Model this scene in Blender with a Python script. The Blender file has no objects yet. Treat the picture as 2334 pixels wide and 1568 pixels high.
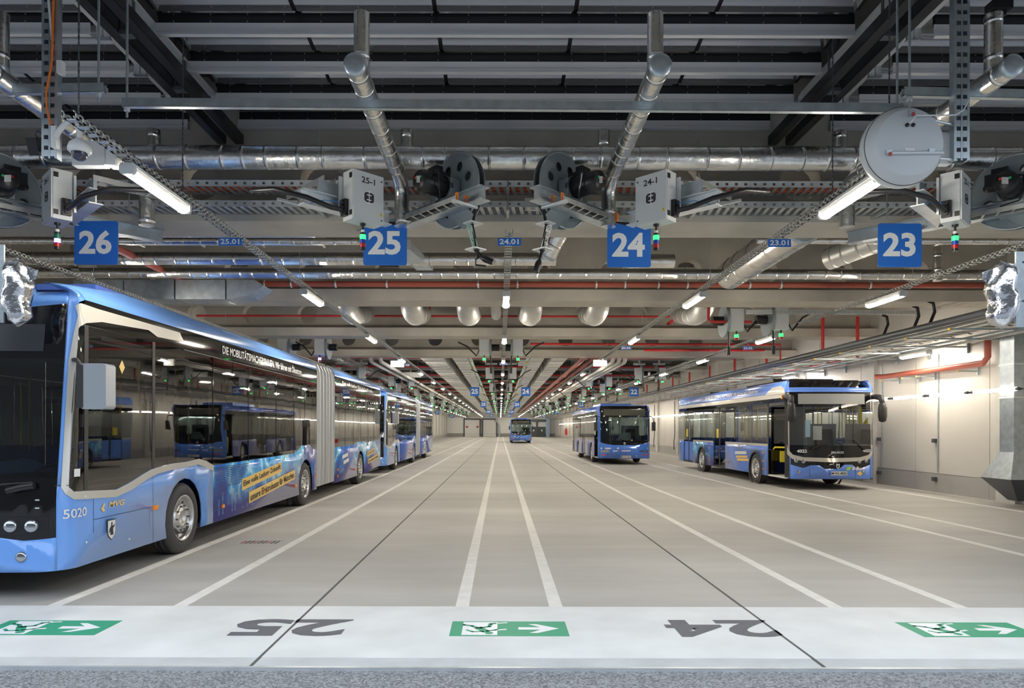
import bpy, bmesh, math, random
from mathutils import Vector, Matrix
random.seed(7)
PI = math.pi
sc = bpy.context.scene
COL = sc.collection

# ------------------------------------------------------------------ camera, world, exposure
cam_d = bpy.data.cameras.new('camera')
cam_d.sensor_width = 36.0
cam_d.lens = 24.0
cam_d.shift_x = 0.01157
cam_d.shift_y = 0.0829
cam_d.clip_end = 400
cam = bpy.data.objects.new('camera', cam_d)
COL.objects.link(cam)
cam.location = (0, 0, 1.72)
cam.rotation_euler = (PI/2, -0.0022, 0)
sc.camera = cam

W = bpy.data.worlds.new('overcast_sky')
sc.world = W
W.use_nodes = True
bg = W.node_tree.nodes['Background']
bg.inputs[0].default_value = (0.80, 0.89, 1.0, 1)
bg.inputs[1].default_value = 1.5

sc.view_settings.view_transform = 'Standard'
sc.view_settings.look = 'None'
sc.view_settings.exposure = 0.74
sc.view_settings.gamma = 1.0
sc.view_settings.use_curve_mapping = False
LAMP = 88.0          # radiance of the ceiling tubes
WALLLAMP = 9.5      # radiance of the wall tubes

# ------------------------------------------------------------------ materials
MATS = {}
def mat(name, col=(.5,.5,.5), rough=.5, metal=0.0, emit=None, estr=0.0, spec=.5, coat=0.0, bump=None, var=None, alpha=None):
    """bump=(scale,strength,detail) ; var=(scale,amount,detail) colour mottling"""
    if name in MATS: return MATS[name]
    m = bpy.data.materials.new(name); m.use_nodes = True
    nt = m.node_tree; b = nt.nodes['Principled BSDF']
    b.inputs['Base Color'].default_value = (*col, 1)
    b.inputs['Roughness'].default_value = rough
    b.inputs['Metallic'].default_value = metal
    b.inputs['Specular IOR Level'].default_value = spec
    b.inputs['Coat Weight'].default_value = coat
    b.inputs['Coat Roughness'].default_value = .06
    if emit:
        b.inputs['Emission Color'].default_value = (*emit, 1)
        b.inputs['Emission Strength'].default_value = estr
    tc = None
    if bump or var:
        tc = nt.nodes.new('ShaderNodeTexCoord')
    if var:
        n = nt.nodes.new('ShaderNodeTexNoise'); n.inputs['Scale'].default_value = var[0]
        n.inputs['Detail'].default_value = var[2] if len(var) > 2 else 4
        nt.links.new(tc.outputs['Object'], n.inputs['Vector'])
        r = nt.nodes.new('ShaderNodeMapRange')
        r.inputs[1].default_value = .3; r.inputs[2].default_value = .7
        r.inputs[3].default_value = 1-var[1]; r.inputs[4].default_value = 1+var[1]
        nt.links.new(n.outputs['Fac'], r.inputs[0])
        mx = nt.nodes.new('ShaderNodeVectorMath'); mx.operation = 'SCALE'
        mx.inputs[0].default_value = col
        nt.links.new(r.outputs[0], mx.inputs['Scale'])
        nt.links.new(mx.outputs[0], b.inputs['Base Color'])
    if bump:
        n = nt.nodes.new('ShaderNodeTexNoise'); n.inputs['Scale'].default_value = bump[0]
        n.inputs['Detail'].default_value = bump[2] if len(bump) > 2 else 3
        nt.links.new(tc.outputs['Object'], n.inputs['Vector'])
        bp = nt.nodes.new('ShaderNodeBump'); bp.inputs['Strength'].default_value = bump[1]
        bp.inputs['Distance'].default_value = .02
        nt.links.new(n.outputs['Fac'], bp.inputs['Height'])
        nt.links.new(bp.outputs[0], b.inputs['Normal'])
    MATS[name] = m
    return m

def glassmat(name, tint, refl=1.0, base=.04, wob=0.0):
    m = bpy.data.materials.new(name); m.use_nodes = True
    nt = m.node_tree; nt.nodes.clear()
    out = nt.nodes.new('ShaderNodeOutputMaterial')
    tr = nt.nodes.new('ShaderNodeBsdfTransparent'); tr.inputs[0].default_value = (*tint, 1)
    gl = nt.nodes.new('ShaderNodeBsdfGlossy'); gl.inputs['Roughness'].default_value = .015
    gl.inputs[0].default_value = (.95, .95, .95, 1)
    fr = nt.nodes.new('ShaderNodeFresnel'); fr.inputs[0].default_value = 1.5
    ma = nt.nodes.new('ShaderNodeMath'); ma.operation = 'MULTIPLY_ADD'
    ma.inputs[1].default_value = refl; ma.inputs[2].default_value = base; ma.use_clamp = True
    nt.links.new(fr.outputs[0], ma.inputs[0])
    mx = nt.nodes.new('ShaderNodeMixShader')
    nt.links.new(ma.outputs[0], mx.inputs[0]); nt.links.new(tr.outputs[0], mx.inputs[1]); nt.links.new(gl.outputs[0], mx.inputs[2])
    nt.links.new(mx.outputs[0], out.inputs[0])
    if wob:
        tc = nt.nodes.new('ShaderNodeTexCoord')
        mp = nt.nodes.new('ShaderNodeMapping'); mp.inputs['Scale'].default_value = (1, 1, .5)
        n = nt.nodes.new('ShaderNodeTexNoise'); n.inputs['Scale'].default_value = 1.5; n.inputs['Detail'].default_value = 1
        bp = nt.nodes.new('ShaderNodeBump'); bp.inputs['Strength'].default_value = wob; bp.inputs['Distance'].default_value = .02
        nt.links.new(tc.outputs['Object'], mp.inputs[0]); nt.links.new(mp.outputs[0], n.inputs['Vector'])
        nt.links.new(n.outputs['Fac'], bp.inputs['Height'])
        nt.links.new(bp.outputs[0], gl.inputs['Normal'])
    MATS[name] = m
    return m

M_foil = mat('foil', (.78,.77,.74), .25, 1.0, bump=(13, .42, 6), var=(4, .10))
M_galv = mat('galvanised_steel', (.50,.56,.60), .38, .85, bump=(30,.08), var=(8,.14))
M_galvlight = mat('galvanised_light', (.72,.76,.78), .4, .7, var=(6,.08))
M_tray = mat('tray_steel', (.55,.56,.54), .45, .75, var=(10,.12))
M_alu = mat('aluminium', (.78,.79,.80), .32, .9, bump=(2,.05))
M_black = mat('black_paint', (.012,.012,.014), .38)
M_blackplas = mat('black_plastic', (.02,.02,.022), .42)
M_rubber = mat('rubber', (.028,.028,.03), .75, bump=(60,.1))
M_box = mat('enclosure_grey', (.62,.65,.66), .42)
M_white = mat('white_plastic', (.82,.82,.80), .35)
M_lightgrey = mat('light_grey_paint', (.50,.51,.51), .5)
M_darkgrey = mat('dark_grey_metal', (.10,.11,.12), .45, .4)
M_reel = mat('reel_grey', (.30,.35,.37), .42, .35)
M_red = mat('red_pipe_paint', (.50,.055,.045), .38)
M_redbright = mat('red_sprinkler_paint', (.60,.03,.03), .35)
M_rust = mat('red_brown_pipe', (.36,.085,.055), .42)
M_orange = mat('orange_plastic', (.9,.22,.03), .45)
M_yellow = mat('yellow_paint', (.82,.68,.06), .4)
M_blue = mat('sign_blue', (.02,.16,.62), .35)
M_sign = mat('sign_white', (.85,.87,.88), .4)
M_ink = mat('ink_black', (.02,.022,.03), .5)
M_paint = mat('line_paint', (.74,.73,.70), .6, var=(6,.08,6))
M_greyink = mat('floor_number_paint', (.115,.12,.14), .6, var=(9,.1,5))
M_green = mat('exit_green', (.035,.34,.19), .5)
M_pipewhite = mat('pale_pipe', (.62,.60,.55), .4)
M_blinds = mat('duct_sheet', (.60,.60,.57), .42, .55, var=(4,.1))
M_lamp = mat('lamp_diffuser', (1,1,1), .5, emit=(1.0,.905,.76), estr=LAMP)
M_walllamp = mat('wall_lamp_tube', (1,1,1), .5, emit=(1.0,.89,.74), estr=WALLLAMP)
M_ledgreen = mat('green_led', (.02,.5,.2), .3, emit=(.02,.75,.10), estr=2.2)
M_ledblue = mat('blue_led', (.1,.1,.8), .3, emit=(.10,.08,1), estr=7)
M_ledgreen_off = mat('green_lens_off', (.01,.17,.09), .3)
M_ledblue_off = mat('blue_lens_off', (.01,.07,.45), .3)
M_ledred_off = mat('red_lens_off', (.5,.015,.02), .3)
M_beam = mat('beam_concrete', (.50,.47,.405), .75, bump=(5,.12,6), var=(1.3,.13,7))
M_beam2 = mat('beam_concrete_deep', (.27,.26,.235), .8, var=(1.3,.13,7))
M_blocker = mat('unseen_blocker_dark', (.07,.07,.07), .9)
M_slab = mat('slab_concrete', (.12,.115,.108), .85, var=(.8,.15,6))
M_wall = mat('wall_panel_white', (.58,.56,.52), .38, var=(.35,.05,3))
M_wallbase = mat('wall_base_grey', (.36,.35,.335), .55, var=(1.5,.07,4))
M_col = mat('column_concrete', (.56,.55,.52), .7, var=(2,.08,4))
M_kerb = mat('kerb_concrete', (.50,.52,.52), .8, var=(3,.1,7), bump=(20,.1))
M_joint = mat('joint_seal', (.10,.10,.095), .8)
M_floorwhite = mat('floor_white_coating', (.69,.71,.71), .55, var=(1.6,.09,8), bump=(18,.06,5))

def floor_mat():
    m = bpy.data.materials.new('floor_concrete'); m.use_nodes = True
    nt = m.node_tree; b = nt.nodes['Principled BSDF']
    tc = nt.nodes.new('ShaderNodeTexCoord')
    def noise(scale, detail, sx=1, sy=1, rough=.6):
        mp = nt.nodes.new('ShaderNodeMapping'); mp.inputs['Scale'].default_value = (sx, sy, 1)
        n = nt.nodes.new('ShaderNodeTexNoise'); n.inputs['Scale'].default_value = scale
        n.inputs['Detail'].default_value = detail; n.inputs['Roughness'].default_value = rough
        nt.links.new(tc.outputs['Object'], mp.inputs[0]); nt.links.new(mp.outputs[0], n.inputs['Vector'])
        return n.outputs['Fac']
    a = noise(.22, 6, .6, 1.5); c = noise(1.7, 8, .5, 1.4, .68); d = noise(.9, 3, .12, 1.2)
    def mr(x, lo, hi):
        r = nt.nodes.new('ShaderNodeMapRange'); r.inputs[1].default_value = .33; r.inputs[2].default_value = .67
        r.inputs[3].default_value = lo; r.inputs[4].default_value = hi
        nt.links.new(x, r.inputs[0]); return r.outputs[0]
    def mul(x, y):
        k = nt.nodes.new('ShaderNodeMath'); k.operation = 'MULTIPLY'
        nt.links.new(x, k.inputs[0]); nt.links.new(y, k.inputs[1]); return k.outputs[0]
    f = mul(mul(mr(a, .86, 1.12), mr(c, .92, 1.08)), mr(d, .93, 1.06))
    v = nt.nodes.new('ShaderNodeVectorMath'); v.operation = 'SCALE'
    v.inputs[0].default_value = (.445, .435, .41)
    nt.links.new(f, v.inputs['Scale']); nt.links.new(v.outputs[0], b.inputs['Base Color'])
    r = mr(c, .46, .66); nt.links.new(r, b.inputs['Roughness'])
    bp = nt.nodes.new('ShaderNodeBump'); bp.inputs['Strength'].default_value = .12; bp.inputs['Distance'].default_value = .01
    nt.links.new(noise(7, 6), bp.inputs['Height']); nt.links.new(bp.outputs[0], b.inputs['Normal'])
    return m
M_floor = floor_mat()

def gravel_mat():
    m = bpy.data.materials.new('wet_gravel_asphalt'); m.use_nodes = True
    nt = m.node_tree; b = nt.nodes['Principled BSDF']
    tc = nt.nodes.new('ShaderNodeTexCoord')
    v = nt.nodes.new('ShaderNodeTexVoronoi'); v.inputs['Scale'].default_value = 75
    nt.links.new(tc.outputs['Object'], v.inputs['Vector'])
    r = nt.nodes.new('ShaderNodeValToRGB')
    r.color_ramp.elements[0].color = (.10,.105,.115,1); r.color_ramp.elements[1].color = (.38,.395,.42,1)
    sep = nt.nodes.new('ShaderNodeSeparateColor'); nt.links.new(v.outputs['Color'], sep.inputs[0])
    nt.links.new(sep.outputs[0], r.inputs[0]); nt.links.new(r.outputs[0], b.inputs['Base Color'])
    bp = nt.nodes.new('ShaderNodeBump'); bp.inputs['Strength'].default_value = .7; bp.inputs['Distance'].default_value = .01
    bp.invert = True
    nt.links.new(v.outputs['Distance'], bp.inputs['Height']); nt.links.new(bp.outputs[0], b.inputs['Normal'])
    b.inputs['Roughness'].default_value = .6
    return m
M_gravel = gravel_mat()

# ------------------------------------------------------------------ mesh builder
class MB:
    def __init__(s): s.v = []; s.f = []; s.sm = []
    def add(s, vs, fs, smooth=False):
        o = len(s.v); s.v += [tuple(v) for v in vs]
        s.f += [tuple(i+o for i in f) for f in fs]; s.sm += [smooth]*len(fs)
        return s
    def box(s, c, d, rz=0, R=None):
        x, y, z = d[0]/2, d[1]/2, d[2]/2
        P = [Vector(p) for p in ((-x,-y,-z),(x,-y,-z),(x,y,-z),(-x,y,-z),(-x,-y,z),(x,-y,z),(x,y,z),(-x,y,z))]
        M = R if R is not None else Matrix.Rotation(rz, 3, 'Z')
        return s.add([Vector(c)+M@p for p in P], [(0,3,2,1),(4,5,6,7),(0,1,5,4),(1,2,6,5),(2,3,7,6),(3,0,4,7)])
    def bb(s, x0, x1, y0, y1, z0, z1):
        return s.box(((x0+x1)/2,(y0+y1)/2,(z0+z1)/2), (abs(x1-x0),abs(y1-y0),abs(z1-z0)))
    def cyl(s, a, b, r, n=16, r2=None, caps=True, smooth=True):
        a = Vector(a); b = Vector(b); r2 = r if r2 is None else r2
        d = (b-a).normalized(); u = d.orthogonal().normalized(); w = d.cross(u)
        vs = []
        for P, q in ((a, r), (b, r2)):
            for i in range(n):
                t = 2*PI*i/n; vs.append(P+(u*math.cos(t)+w*math.sin(t))*q)
        s.add(vs, [(i,(i+1)%n,n+(i+1)%n,n+i) for i in range(n)], smooth)
        if caps:
            s.add(vs[:n], [tuple(range(n-1,-1,-1))]); s.add(vs[n:], [tuple(range(n))])
        return s
    def tube(s, path, r, n=10, caps=True, radii=None):
        pts = [Vector(p) for p in path]; k = len(pts); vs = []
        d0 = (pts[1]-pts[0]).normalized(); u = d0.orthogonal().normalized()
        for i, p in enumerate(pts):
            d = (pts[min(i+1,k-1)]-pts[max(i-1,0)])
            d = d.normalized() if d.length > 1e-9 else d0
            u = (u - d*u.dot(d))
            u = u.normalized() if u.length > 1e-6 else d.orthogonal().normalized()
            w = d.cross(u); q = radii[i] if radii else r
            for j in range(n):
                t = 2*PI*j/n; vs.append(p+(u*math.cos(t)+w*math.sin(t))*q)
        fs = [(i*n+j, i*n+(j+1)%n, (i+1)*n+(j+1)%n, (i+1)*n+j) for i in range(k-1) for j in range(n)]
        s.add(vs, fs, True)
        if caps:
            s.add(vs[:n], [tuple(range(n-1,-1,-1))]); s.add(vs[-n:], [tuple(range(n))])
        return s
    def lathe(s, prof, origin, axis, n=24, closed=False, smooth=True):
        """prof: (radius, height along axis)"""
        o = Vector(origin); d = Vector(axis).normalized(); u = d.orthogonal().normalized(); w = d.cross(u)
        vs = []
        for r, h in prof:
            for j in range(n):
                t = 2*PI*j/n; vs.append(o+d*h+(u*math.cos(t)+w*math.sin(t))*max(r,1e-4))
        k = len(prof)
        fs = [(i*n+j, i*n+(j+1)%n, ((i+1)%k)*n+(j+1)%n, ((i+1)%k)*n+j) for i in range(k if closed else k-1) for j in range(n)]
        return s.add(vs, fs, smooth)
    def prism(s, poly, fn, t0, t1):
        """poly 2D points, fn(a,b,t)->3D ; extruded from t0 to t1"""
        n = len(poly)
        vs = [fn(a,b,t0) for a,b in poly]+[fn(a,b,t1) for a,b in poly]
        return s.add(vs, [tuple(range(n-1,-1,-1)), tuple(range(n,2*n))]+[(i,(i+1)%n,n+(i+1)%n,n+i) for i in range(n)])
    def chan(s, a, b, w, h, t=.006, up=(0,0,1), open_down=False):
        """C profile between a and b"""
        a = Vector(a); b = Vector(b); d = (b-a).normalized(); U = Vector(up); U = (U-d*U.dot(d)).normalized(); S = d.cross(U)
        L = (b-a).length; c = (a+b)/2
        R = Matrix((S, d, U)).transposed()
        sg = -1 if open_down else 1
        s.box(c-U*sg*h/2, (w, L, t), R=R)
        s.box(c+S*(w/2-t/2), (t, L, h), R=R); s.box(c-S*(w/2-t/2), (t, L, h), R=R)
        return s
    def hbeam(s, a, b, w, h, t=.012):
        a = Vector(a); b = Vector(b); d = (b-a).normalized(); U = Vector((0,0,1)); S = d.cross(U)
        L = (b-a).length; c = (a+b)/2; R = Matrix((S, d, U)).transposed()
        s.box(c+U*(h/2), (w, L, t), R=R); s.box(c-U*(h/2), (w, L, t), R=R); s.box(c, (t, L, h), R=R)
        return s
    def mesh(s, name):
        me = bpy.data.meshes.new(name); me.from_pydata(s.v, [], s.f)
        me.polygons.foreach_set('use_smooth', s.sm); me.update()
        return me
    def build(s, name, m, parent=None, **kw):
        return link(name, s.mesh(name), m, parent, **kw)

def link(name, me, m, parent=None, loc=None, label=None, cat=None, group=None, kind=None, rot=None):
    if m is not None:
        me.materials.clear(); me.materials.append(m)
    o = bpy.data.objects.new(name, me); COL.objects.link(o)
    if parent is not None: o.parent = parent; KIDS.setdefault(parent.name, []).append(o)
    if loc is not None: o.location = loc
    if rot is not None: o.rotation_euler = rot
    return tag(o, label, cat, group, kind)
def tag(o, label=None, cat=None, group=None, kind=None):
    if label: o['label'] = label
    if cat: o['category'] = cat
    if group: o['group'] = group
    if kind: o['kind'] = kind
    return o
def thing(name, label, cat, loc=(0,0,0), rz=0, group=None):
    o = bpy.data.objects.new(name, None); o.empty_display_size = .1
    COL.objects.link(o); o.location = loc; o.rotation_euler = (0,0,rz)
    return tag(o, label, cat, group)
def dup(o, loc=None, label=None, rz=None, parent=None, group=None):
    c = o.copy(); COL.objects.link(c)
    if parent is not None: c.parent = parent; KIDS.setdefault(parent.name, []).append(c)
    if loc is not None: c.location = loc
    if rz is not None: c.rotation_euler = (0,0,rz)
    if label: c['label'] = label
    if group: c['group'] = group
    for ch in list(KIDS.get(o.name, [])):
        dup(ch, parent=c)
    return c
KIDS = {}
def copy_to(src, loc, parent):
    c = src.copy(); COL.objects.link(c); c.location = loc; c.parent = parent; KIDS.setdefault(parent.name, []).append(c)
    return c

_txt = {}
def text_mesh(st, bold=.0, shear=0):
    """flat text mesh normalised so that cap height = 1, left at x=0, baseline 0; returns verts, faces, width"""
    k = (st, bold, shear)
    if k in _txt: return _txt[k]
    cu = bpy.data.curves.new('t', 'FONT'); cu.body = st; cu.size = 1; cu.resolution_u = 3; cu.offset = bold; cu.shear = shear
    o = bpy.data.objects.new('t', cu); COL.objects.link(o)
    bpy.context.view_layer.update()
    dg = bpy.context.evaluated_depsgraph_get()
    me = bpy.data.meshes.new_from_object(o.evaluated_get(dg))
    vs = [v.co.copy() for v in me.vertices]; fs = [tuple(p.vertices) for p in me.polygons]
    bpy.data.objects.remove(o); bpy.data.curves.remove(cu); bpy.data.meshes.remove(me)
    x0 = min(v.x for v in vs); x1 = max(v.x for v in vs); y0 = min(v.y for v in vs); y1 = max(v.y for v in vs)
    vs = [((v.x-x0)/(x1-x0), (v.y-y0)/(y1-y0)) for v in vs]
    _txt[k] = (vs, fs, (x1-x0)/(y1-y0))
    return _txt[k]
def add_text(mb, st, fn, x0, x1, y0, y1, bold=.02, shear=0):
    """text filling the rectangle; fn(a,b)->3D"""
    vs, fs, asp = text_mesh(st, bold, shear)
    mb.add([fn(x0+(x1-x0)*a, y0+(y1-y0)*b) for a, b in vs], fs)
    return mb
def rrect(w, h, r, n=4):
    p = []
    for cx, cy, a0 in ((w/2-r,h/2-r,0),(-w/2+r,h/2-r,90),(-w/2+r,-h/2+r,180),(w/2-r,-h/2+r,270)):
        for i in range(n+1):
            a = math.radians(a0+90*i/n); p.append((cx+r*math.cos(a), cy+r*math.sin(a)))
    return p
def curve_plate(name, outer, holes, depth):
    """flat plate with holes, in XY plane of the mesh, thickness depth (centred)"""
    cu = bpy.data.curves.new(name, 'CURVE'); cu.dimensions = '2D'; cu.fill_mode = 'BOTH'; cu.extrude = depth/2
    for pts in [outer]+holes:
        sp = cu.splines.new('POLY'); sp.points.add(len(pts)-1); sp.use_cyclic_u = True
        for i, (a, b) in enumerate(pts): sp.points[i].co = (a, b, 0, 1)
    o = bpy.data.objects.new(name, cu); COL.objects.link(o)
    bpy.context.view_layer.update()
    me = bpy.data.meshes.new_from_object(o.evaluated_get(bpy.context.evaluated_depsgraph_get()))
    bpy.data.objects.remove(o); bpy.data.curves.remove(cu)
    me.name = name
    return me
def circ(cx, cy, r, n=20, a0=0): return [(cx+r*math.cos(a0+2*PI*i/n), cy+r*math.sin(a0+2*PI*i/n)) for i in range(n)]
# ================================================================== STRUCTURE
XL, XR, Y0, Y1, ZC = -11.7, 12.1, 4.93, 149.0, 7.0
BY0, BP, NB = 9.75, 6.0, 24                   # first beam front, pitch, count

# ---- floor
floor = MB().bb(XL-.3, XR+.3, 5.12, Y1, -.2, 0).build('floor', M_floor, kind='structure')
MB().bb(XL-.3, XR+.3, 5.12, 6.60, -.001, .003).build('white_threshold_band', M_floorwhite, floor, label='white coated strip across the bay entrance')
MB().bb(XL-.3, XR+.3, 4.93, 5.12, -.2, .0).build('kerb', M_kerb, floor, label='bare grey concrete edge strip')
MB().bb(XL-.3, XR+.3, 4.90, 4.93, -.2, .004).build('edge_angle', M_galvlight, floor, label='thin steel edge angle')
LINEX = [-8.15, -6.93, -4.31, -3.09, -.363, .543, 3.25, 4.46, 7.2, 8.3, 11.0]
for x in LINEX:
    MB().bb(x-.065, x+.065, 6.60, Y1-.4, 0, .003).build('lane_line', M_paint, floor)
for x in (-1.80, 2.35):
    MB().bb(x-.011, x+.011, 4.93, 90, 0, .0045).build('joint_seal', M_joint, floor)
MB().bb(XL-26, XR+20, -17, 4.90, -.25, -.02).build('ground', M_gravel, kind='structure')

MB().bb(XL-26, XR+20, -17, -16, -.3, 13).build('wall_unseen_blocker', M_blocker, kind='structure')  # unseen wall added behind the camera so the bus fronts reflect dark
# floor numbers (painted to be read from inside)
def floor_number(st, x0, x1, label):
    f = lambda a, b: (a, b, 0)
    mb = MB(); w = x1-x0
    vs, fs, asp = text_mesh(st, .035)
    mb.add([(x1-a*w, 6.145-b*.50, .0045) for a, b in vs], [tuple(reversed(q)) for q in fs])
    mb.build('floor_number', M_greyink, label=label, cat='floor marking', group='lane numbers painted on the white strip')
floor_number('25', -2.30, -1.31, 'grey number 25 painted upside down on the white floor strip, left of the middle')
floor_number('24', 1.44, 2.38, 'grey number 24 painted upside down on the white floor strip, right of the middle')

def exit_sign(cx, label):
    t = thing('floor_exit_sign', label, 'floor sign', (cx, 5.87, .003), PI, 'green exit signs painted on the floor')
    MB().bb(-.5, .5, -.215, .215, 0, .0015).build('green_panel', M_green, t)
    z = .0022
    m = MB()
    m.add([(-.43,0,z),(-.24,-.13,z),(-.17,-.13,z),(-.27,-.035,z),(-.08,-.035,z),(-.08,.035,z),(-.27,.035,z),(-.17,.13,z),(-.24,.13,z)],
          [(0,1,2,3,6,7,8),(3,4,5,6)])
    m.build('arrow', M_sign, t)
    MB().add([(.1,-.19,z),(.4,-.19,z),(.4,.19,z),(.1,.19,z)], [(0,1,2,3)]).build('door_symbol', M_sign, t)
    def stroke(m, pts, w):
        for (a,b),(c,d) in zip(pts, pts[1:]):
            L = math.hypot(c-a,d-b); nx, ny = -(d-b)/L*w/2, (c-a)/L*w/2
            ex, ey = (c-a)/L*w*.3, (d-b)/L*w*.3
            m.add([(a-ex+nx,b-ey+ny,z+.0006),(a-ex-nx,b-ey-ny,z+.0006),(c+ex-nx,d+ey-ny,z+.0006),(c+ex+nx,d+ey+ny,z+.0006)], [(0,1,2,3)])
    m = MB()
    m.add([(x,y,z+.0006) for x,y in circ(.17,.135,.036,12)], [tuple(range(12))])
    stroke(m, [(.20,.085),(.26,-.01)], .075)
    stroke(m, [(.19,.08),(.12,.05),(.07,.0)], .028)
    stroke(m, [(.22,.09),(.31,.10),(.36,.05)], .028)
    stroke(m, [(.25,-.01),(.17,-.05),(.16,-.13),(.12,-.15)], .036)
    stroke(m, [(.27,-.01),(.32,-.07),(.39,-.10),(.44,-.14)], .036)
    m.build('running_man', M_green, t)
    m = MB(); stroke(m, [(.03,.03),(.10,.05)], .03); m.build('white_limb', M_sign, t)
    m = MB(); stroke(m, [(.02,-.17),(.11,-.15)], .026); m.build('white_limb', M_sign, t)
exit_sign(.08, 'green running man exit sign on the white floor strip, in the middle of the picture')
exit_sign(-3.86, 'green running man exit sign on the white floor strip at the bottom left corner')
exit_sign(4.02, 'pale green exit sign on the white floor strip at the bottom right corner')

g = thing('floor_drain', 'small slotted drain grate in the floor beside the articulated bus', 'drain', (-3.60, 10.3, 0))
for i in range(9):
    MB().bb(-.28+.063*i, -.28+.063*i+.03, -.13, .13, 0, .004).build('grate_slot', M_joint if i % 3 else M_rust, g)
for sy in (-.15, .15):
    MB().bb(-.31, .31, sy-.012, sy+.012, 0, .004).build('grate_frame', M_kerb, g)

# ---- ceiling slab, beams, front lintel
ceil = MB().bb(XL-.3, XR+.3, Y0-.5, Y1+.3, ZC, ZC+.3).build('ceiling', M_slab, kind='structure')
MB().bb(XL-.3, XR+.3, Y0-.35, Y0-.05, 5.35, ZC).build('lintel', M_col, ceil)
holes = []
hx = -11.7+.0
k = -6
xs = [-.9+1.8*i for i in range(-6, 8)]
web = curve_plate('beam_web', [(XL, 4.94), (XR, 4.94), (XR, ZC), (XL, ZC)], [circ(x, 5.46, .31, 20) for x in xs if XL+.5 < x < XR-.5], .29)
web.transform(Matrix.Rotation(PI/2, 4, 'X'))
flange = MB()
zb = 4.68
flange.prism([(0,zb),(.80,zb),(.80,zb+.26),(.70,zb+.30),(.10,zb+.30),(0,zb+.26)], lambda a,b,t: (t, a, b), XL, XR)
fme = flange.mesh('beam_flange')
web.materials.clear(); web.materials.append(M_beam); fme.materials.append(M_beam)
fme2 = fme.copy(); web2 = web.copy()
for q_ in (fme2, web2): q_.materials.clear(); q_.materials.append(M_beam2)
for i in range(NB):
    y = BY0+BP*i
    o = bpy.data.objects.new('concrete_beam', fme); COL.objects.link(o); o.parent = ceil; o.location = (0, y, 0)
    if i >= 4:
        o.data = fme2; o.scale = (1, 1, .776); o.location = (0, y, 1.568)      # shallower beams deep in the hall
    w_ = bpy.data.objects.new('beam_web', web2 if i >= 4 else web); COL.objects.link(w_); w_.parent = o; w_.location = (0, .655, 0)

# ---- walls
def wall(name, x, sgn):
    """sgn=-1: room lies towards -x of the wall plane"""
    w = MB().bb(x, x-sgn*.25, Y0-.35, Y1, -.2, ZC).build(name, M_wall, kind='structure')
    pm = MB().bb(0, sgn*.03, .012, 2.988, .52, ZC-.02).mesh('wall_panel'); pm.materials.append(M_wall)
    bm_ = MB().bb(0, sgn*.045, .006, 2.994, 0, .50).mesh('wall_base'); bm_.materials.append(M_wallbase)
    cm = MB().bb(0, sgn*.15, 0, .62, 0, 5.0).mesh('wall_column'); cm.materials.append(M_col)
    for i in range(48):
        for nm, me in (('wall_panel', pm), ('wall_base_panel', bm_)):
            o = bpy.data.objects.new(nm, me); COL.objects.link(o); o.parent = w; o.location = (x, 4.83+3*i, 0)
    for i in range(NB):
        o = bpy.data.objects.new('wall_column', cm); COL.objects.link(o); o.parent = w; o.location = (x, BY0+.09+BP*i, 0)
    return w
wall_r = wall('wall_right', XR, -1)
wall_l = wall('wall_left', XL, 1)
wf = MB().bb(XL-.3, XR+.3, Y1, Y1+.3, -.2, ZC).build('wall_far', M_wall, kind='structure')
MB().bb(XL, XR, Y1-.04, Y1, 0, .75).build('wall_base_panel', M_wallbase, wf)
MB().bb(XL, XR, Y1-.6, Y1-.02, 4.2, 5.2).build('far_soffit', M_col, wf)
MB().bb(XL, XR, Y1-.045, Y1-.0, .75, 4.2).build('wall_panel', mat('far_wall_white', (.82,.83,.82), .5), wf)
# far wall details
M_gate = mat('gate_white', (.80,.80,.78), .5)
def gate(x0, x1, label):
    t = thing('roller_gate', label, 'gate', ((x0+x1)/2, Y1-.06, 0)); h = (x1-x0)/2
    m = MB().bb(-h, -h+.3, -.2, 0, 0, 3.7).bb(h-.3, h, -.2, 0, 0, 3.7).bb(-h, h, -.2, 0, 3.7, 4.0); m.build('gate_frame', M_darkgrey, t)
    for i in range(6): MB().bb(-h+.3, h-.3, -.1, 0, .02+.61*i, .61*i+.6).build('gate_slat', M_gate, t)
    if label.startswith('white gate with'):
        for s in (-1, 1): MB().cyl((s*(h-.75), -.1, 2.15), (s*(h-.75), -.14, 2.15), .26, 12).build('red_disc', M_red, t)
gate(-8.0, -4.2, 'white gate with two red round signs in the far end wall')
gate(-4.0, -.6, 'plain white gate right of the red disc gate in the far end wall')
t = thing('wall_duct', 'pale blue bent exhaust duct on the far end wall', 'duct', (-.2, Y1-.5, 0))
MB().tube([(0,0,.4),(0,0,2.4),(-.35,0,3.1),(-.7,0,3.6),(-.7,0,4.4)], .18, 10).build('duct_pipe', M_galv, t)
MB().cyl((0,0,.02),(0,0,.4), .3, 10).build('duct_foot', M_galv, t)
for x, w in ((7.2, 1.0), (9.0, .9)):
    t = thing('steel_door', 'dark grey steel door %s in the far right corner' % ('next to the blue column' if x > 8 else 'behind the small far bus'), 'door', (x, Y1-.05, 0))
    MB().bb(-w, w, -.08, 0, 0, 2.2).build('door_leaf', M_darkgrey, t)
    MB().bb(-.05, .25, -.1, -.08, 1.2, 1.6).build('door_notice', M_white, t)
t = thing('grey_portal', 'dark portal frame around the steel doors at the far right', 'frame', (8.1, Y1-.3, 0))
MB().bb(-2.1, 1.9, -.2, .0, 3.3, 3.8).build('lintel_box', M_darkgrey, t); MB().bb(-.3, .1, -.2, 0, 0, 3.3).build('post', M_darkgrey, t); MB().bb(-2.1, -1.8, -.2, 0, 0, 3.3).build('post', M_darkgrey, t)
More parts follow.
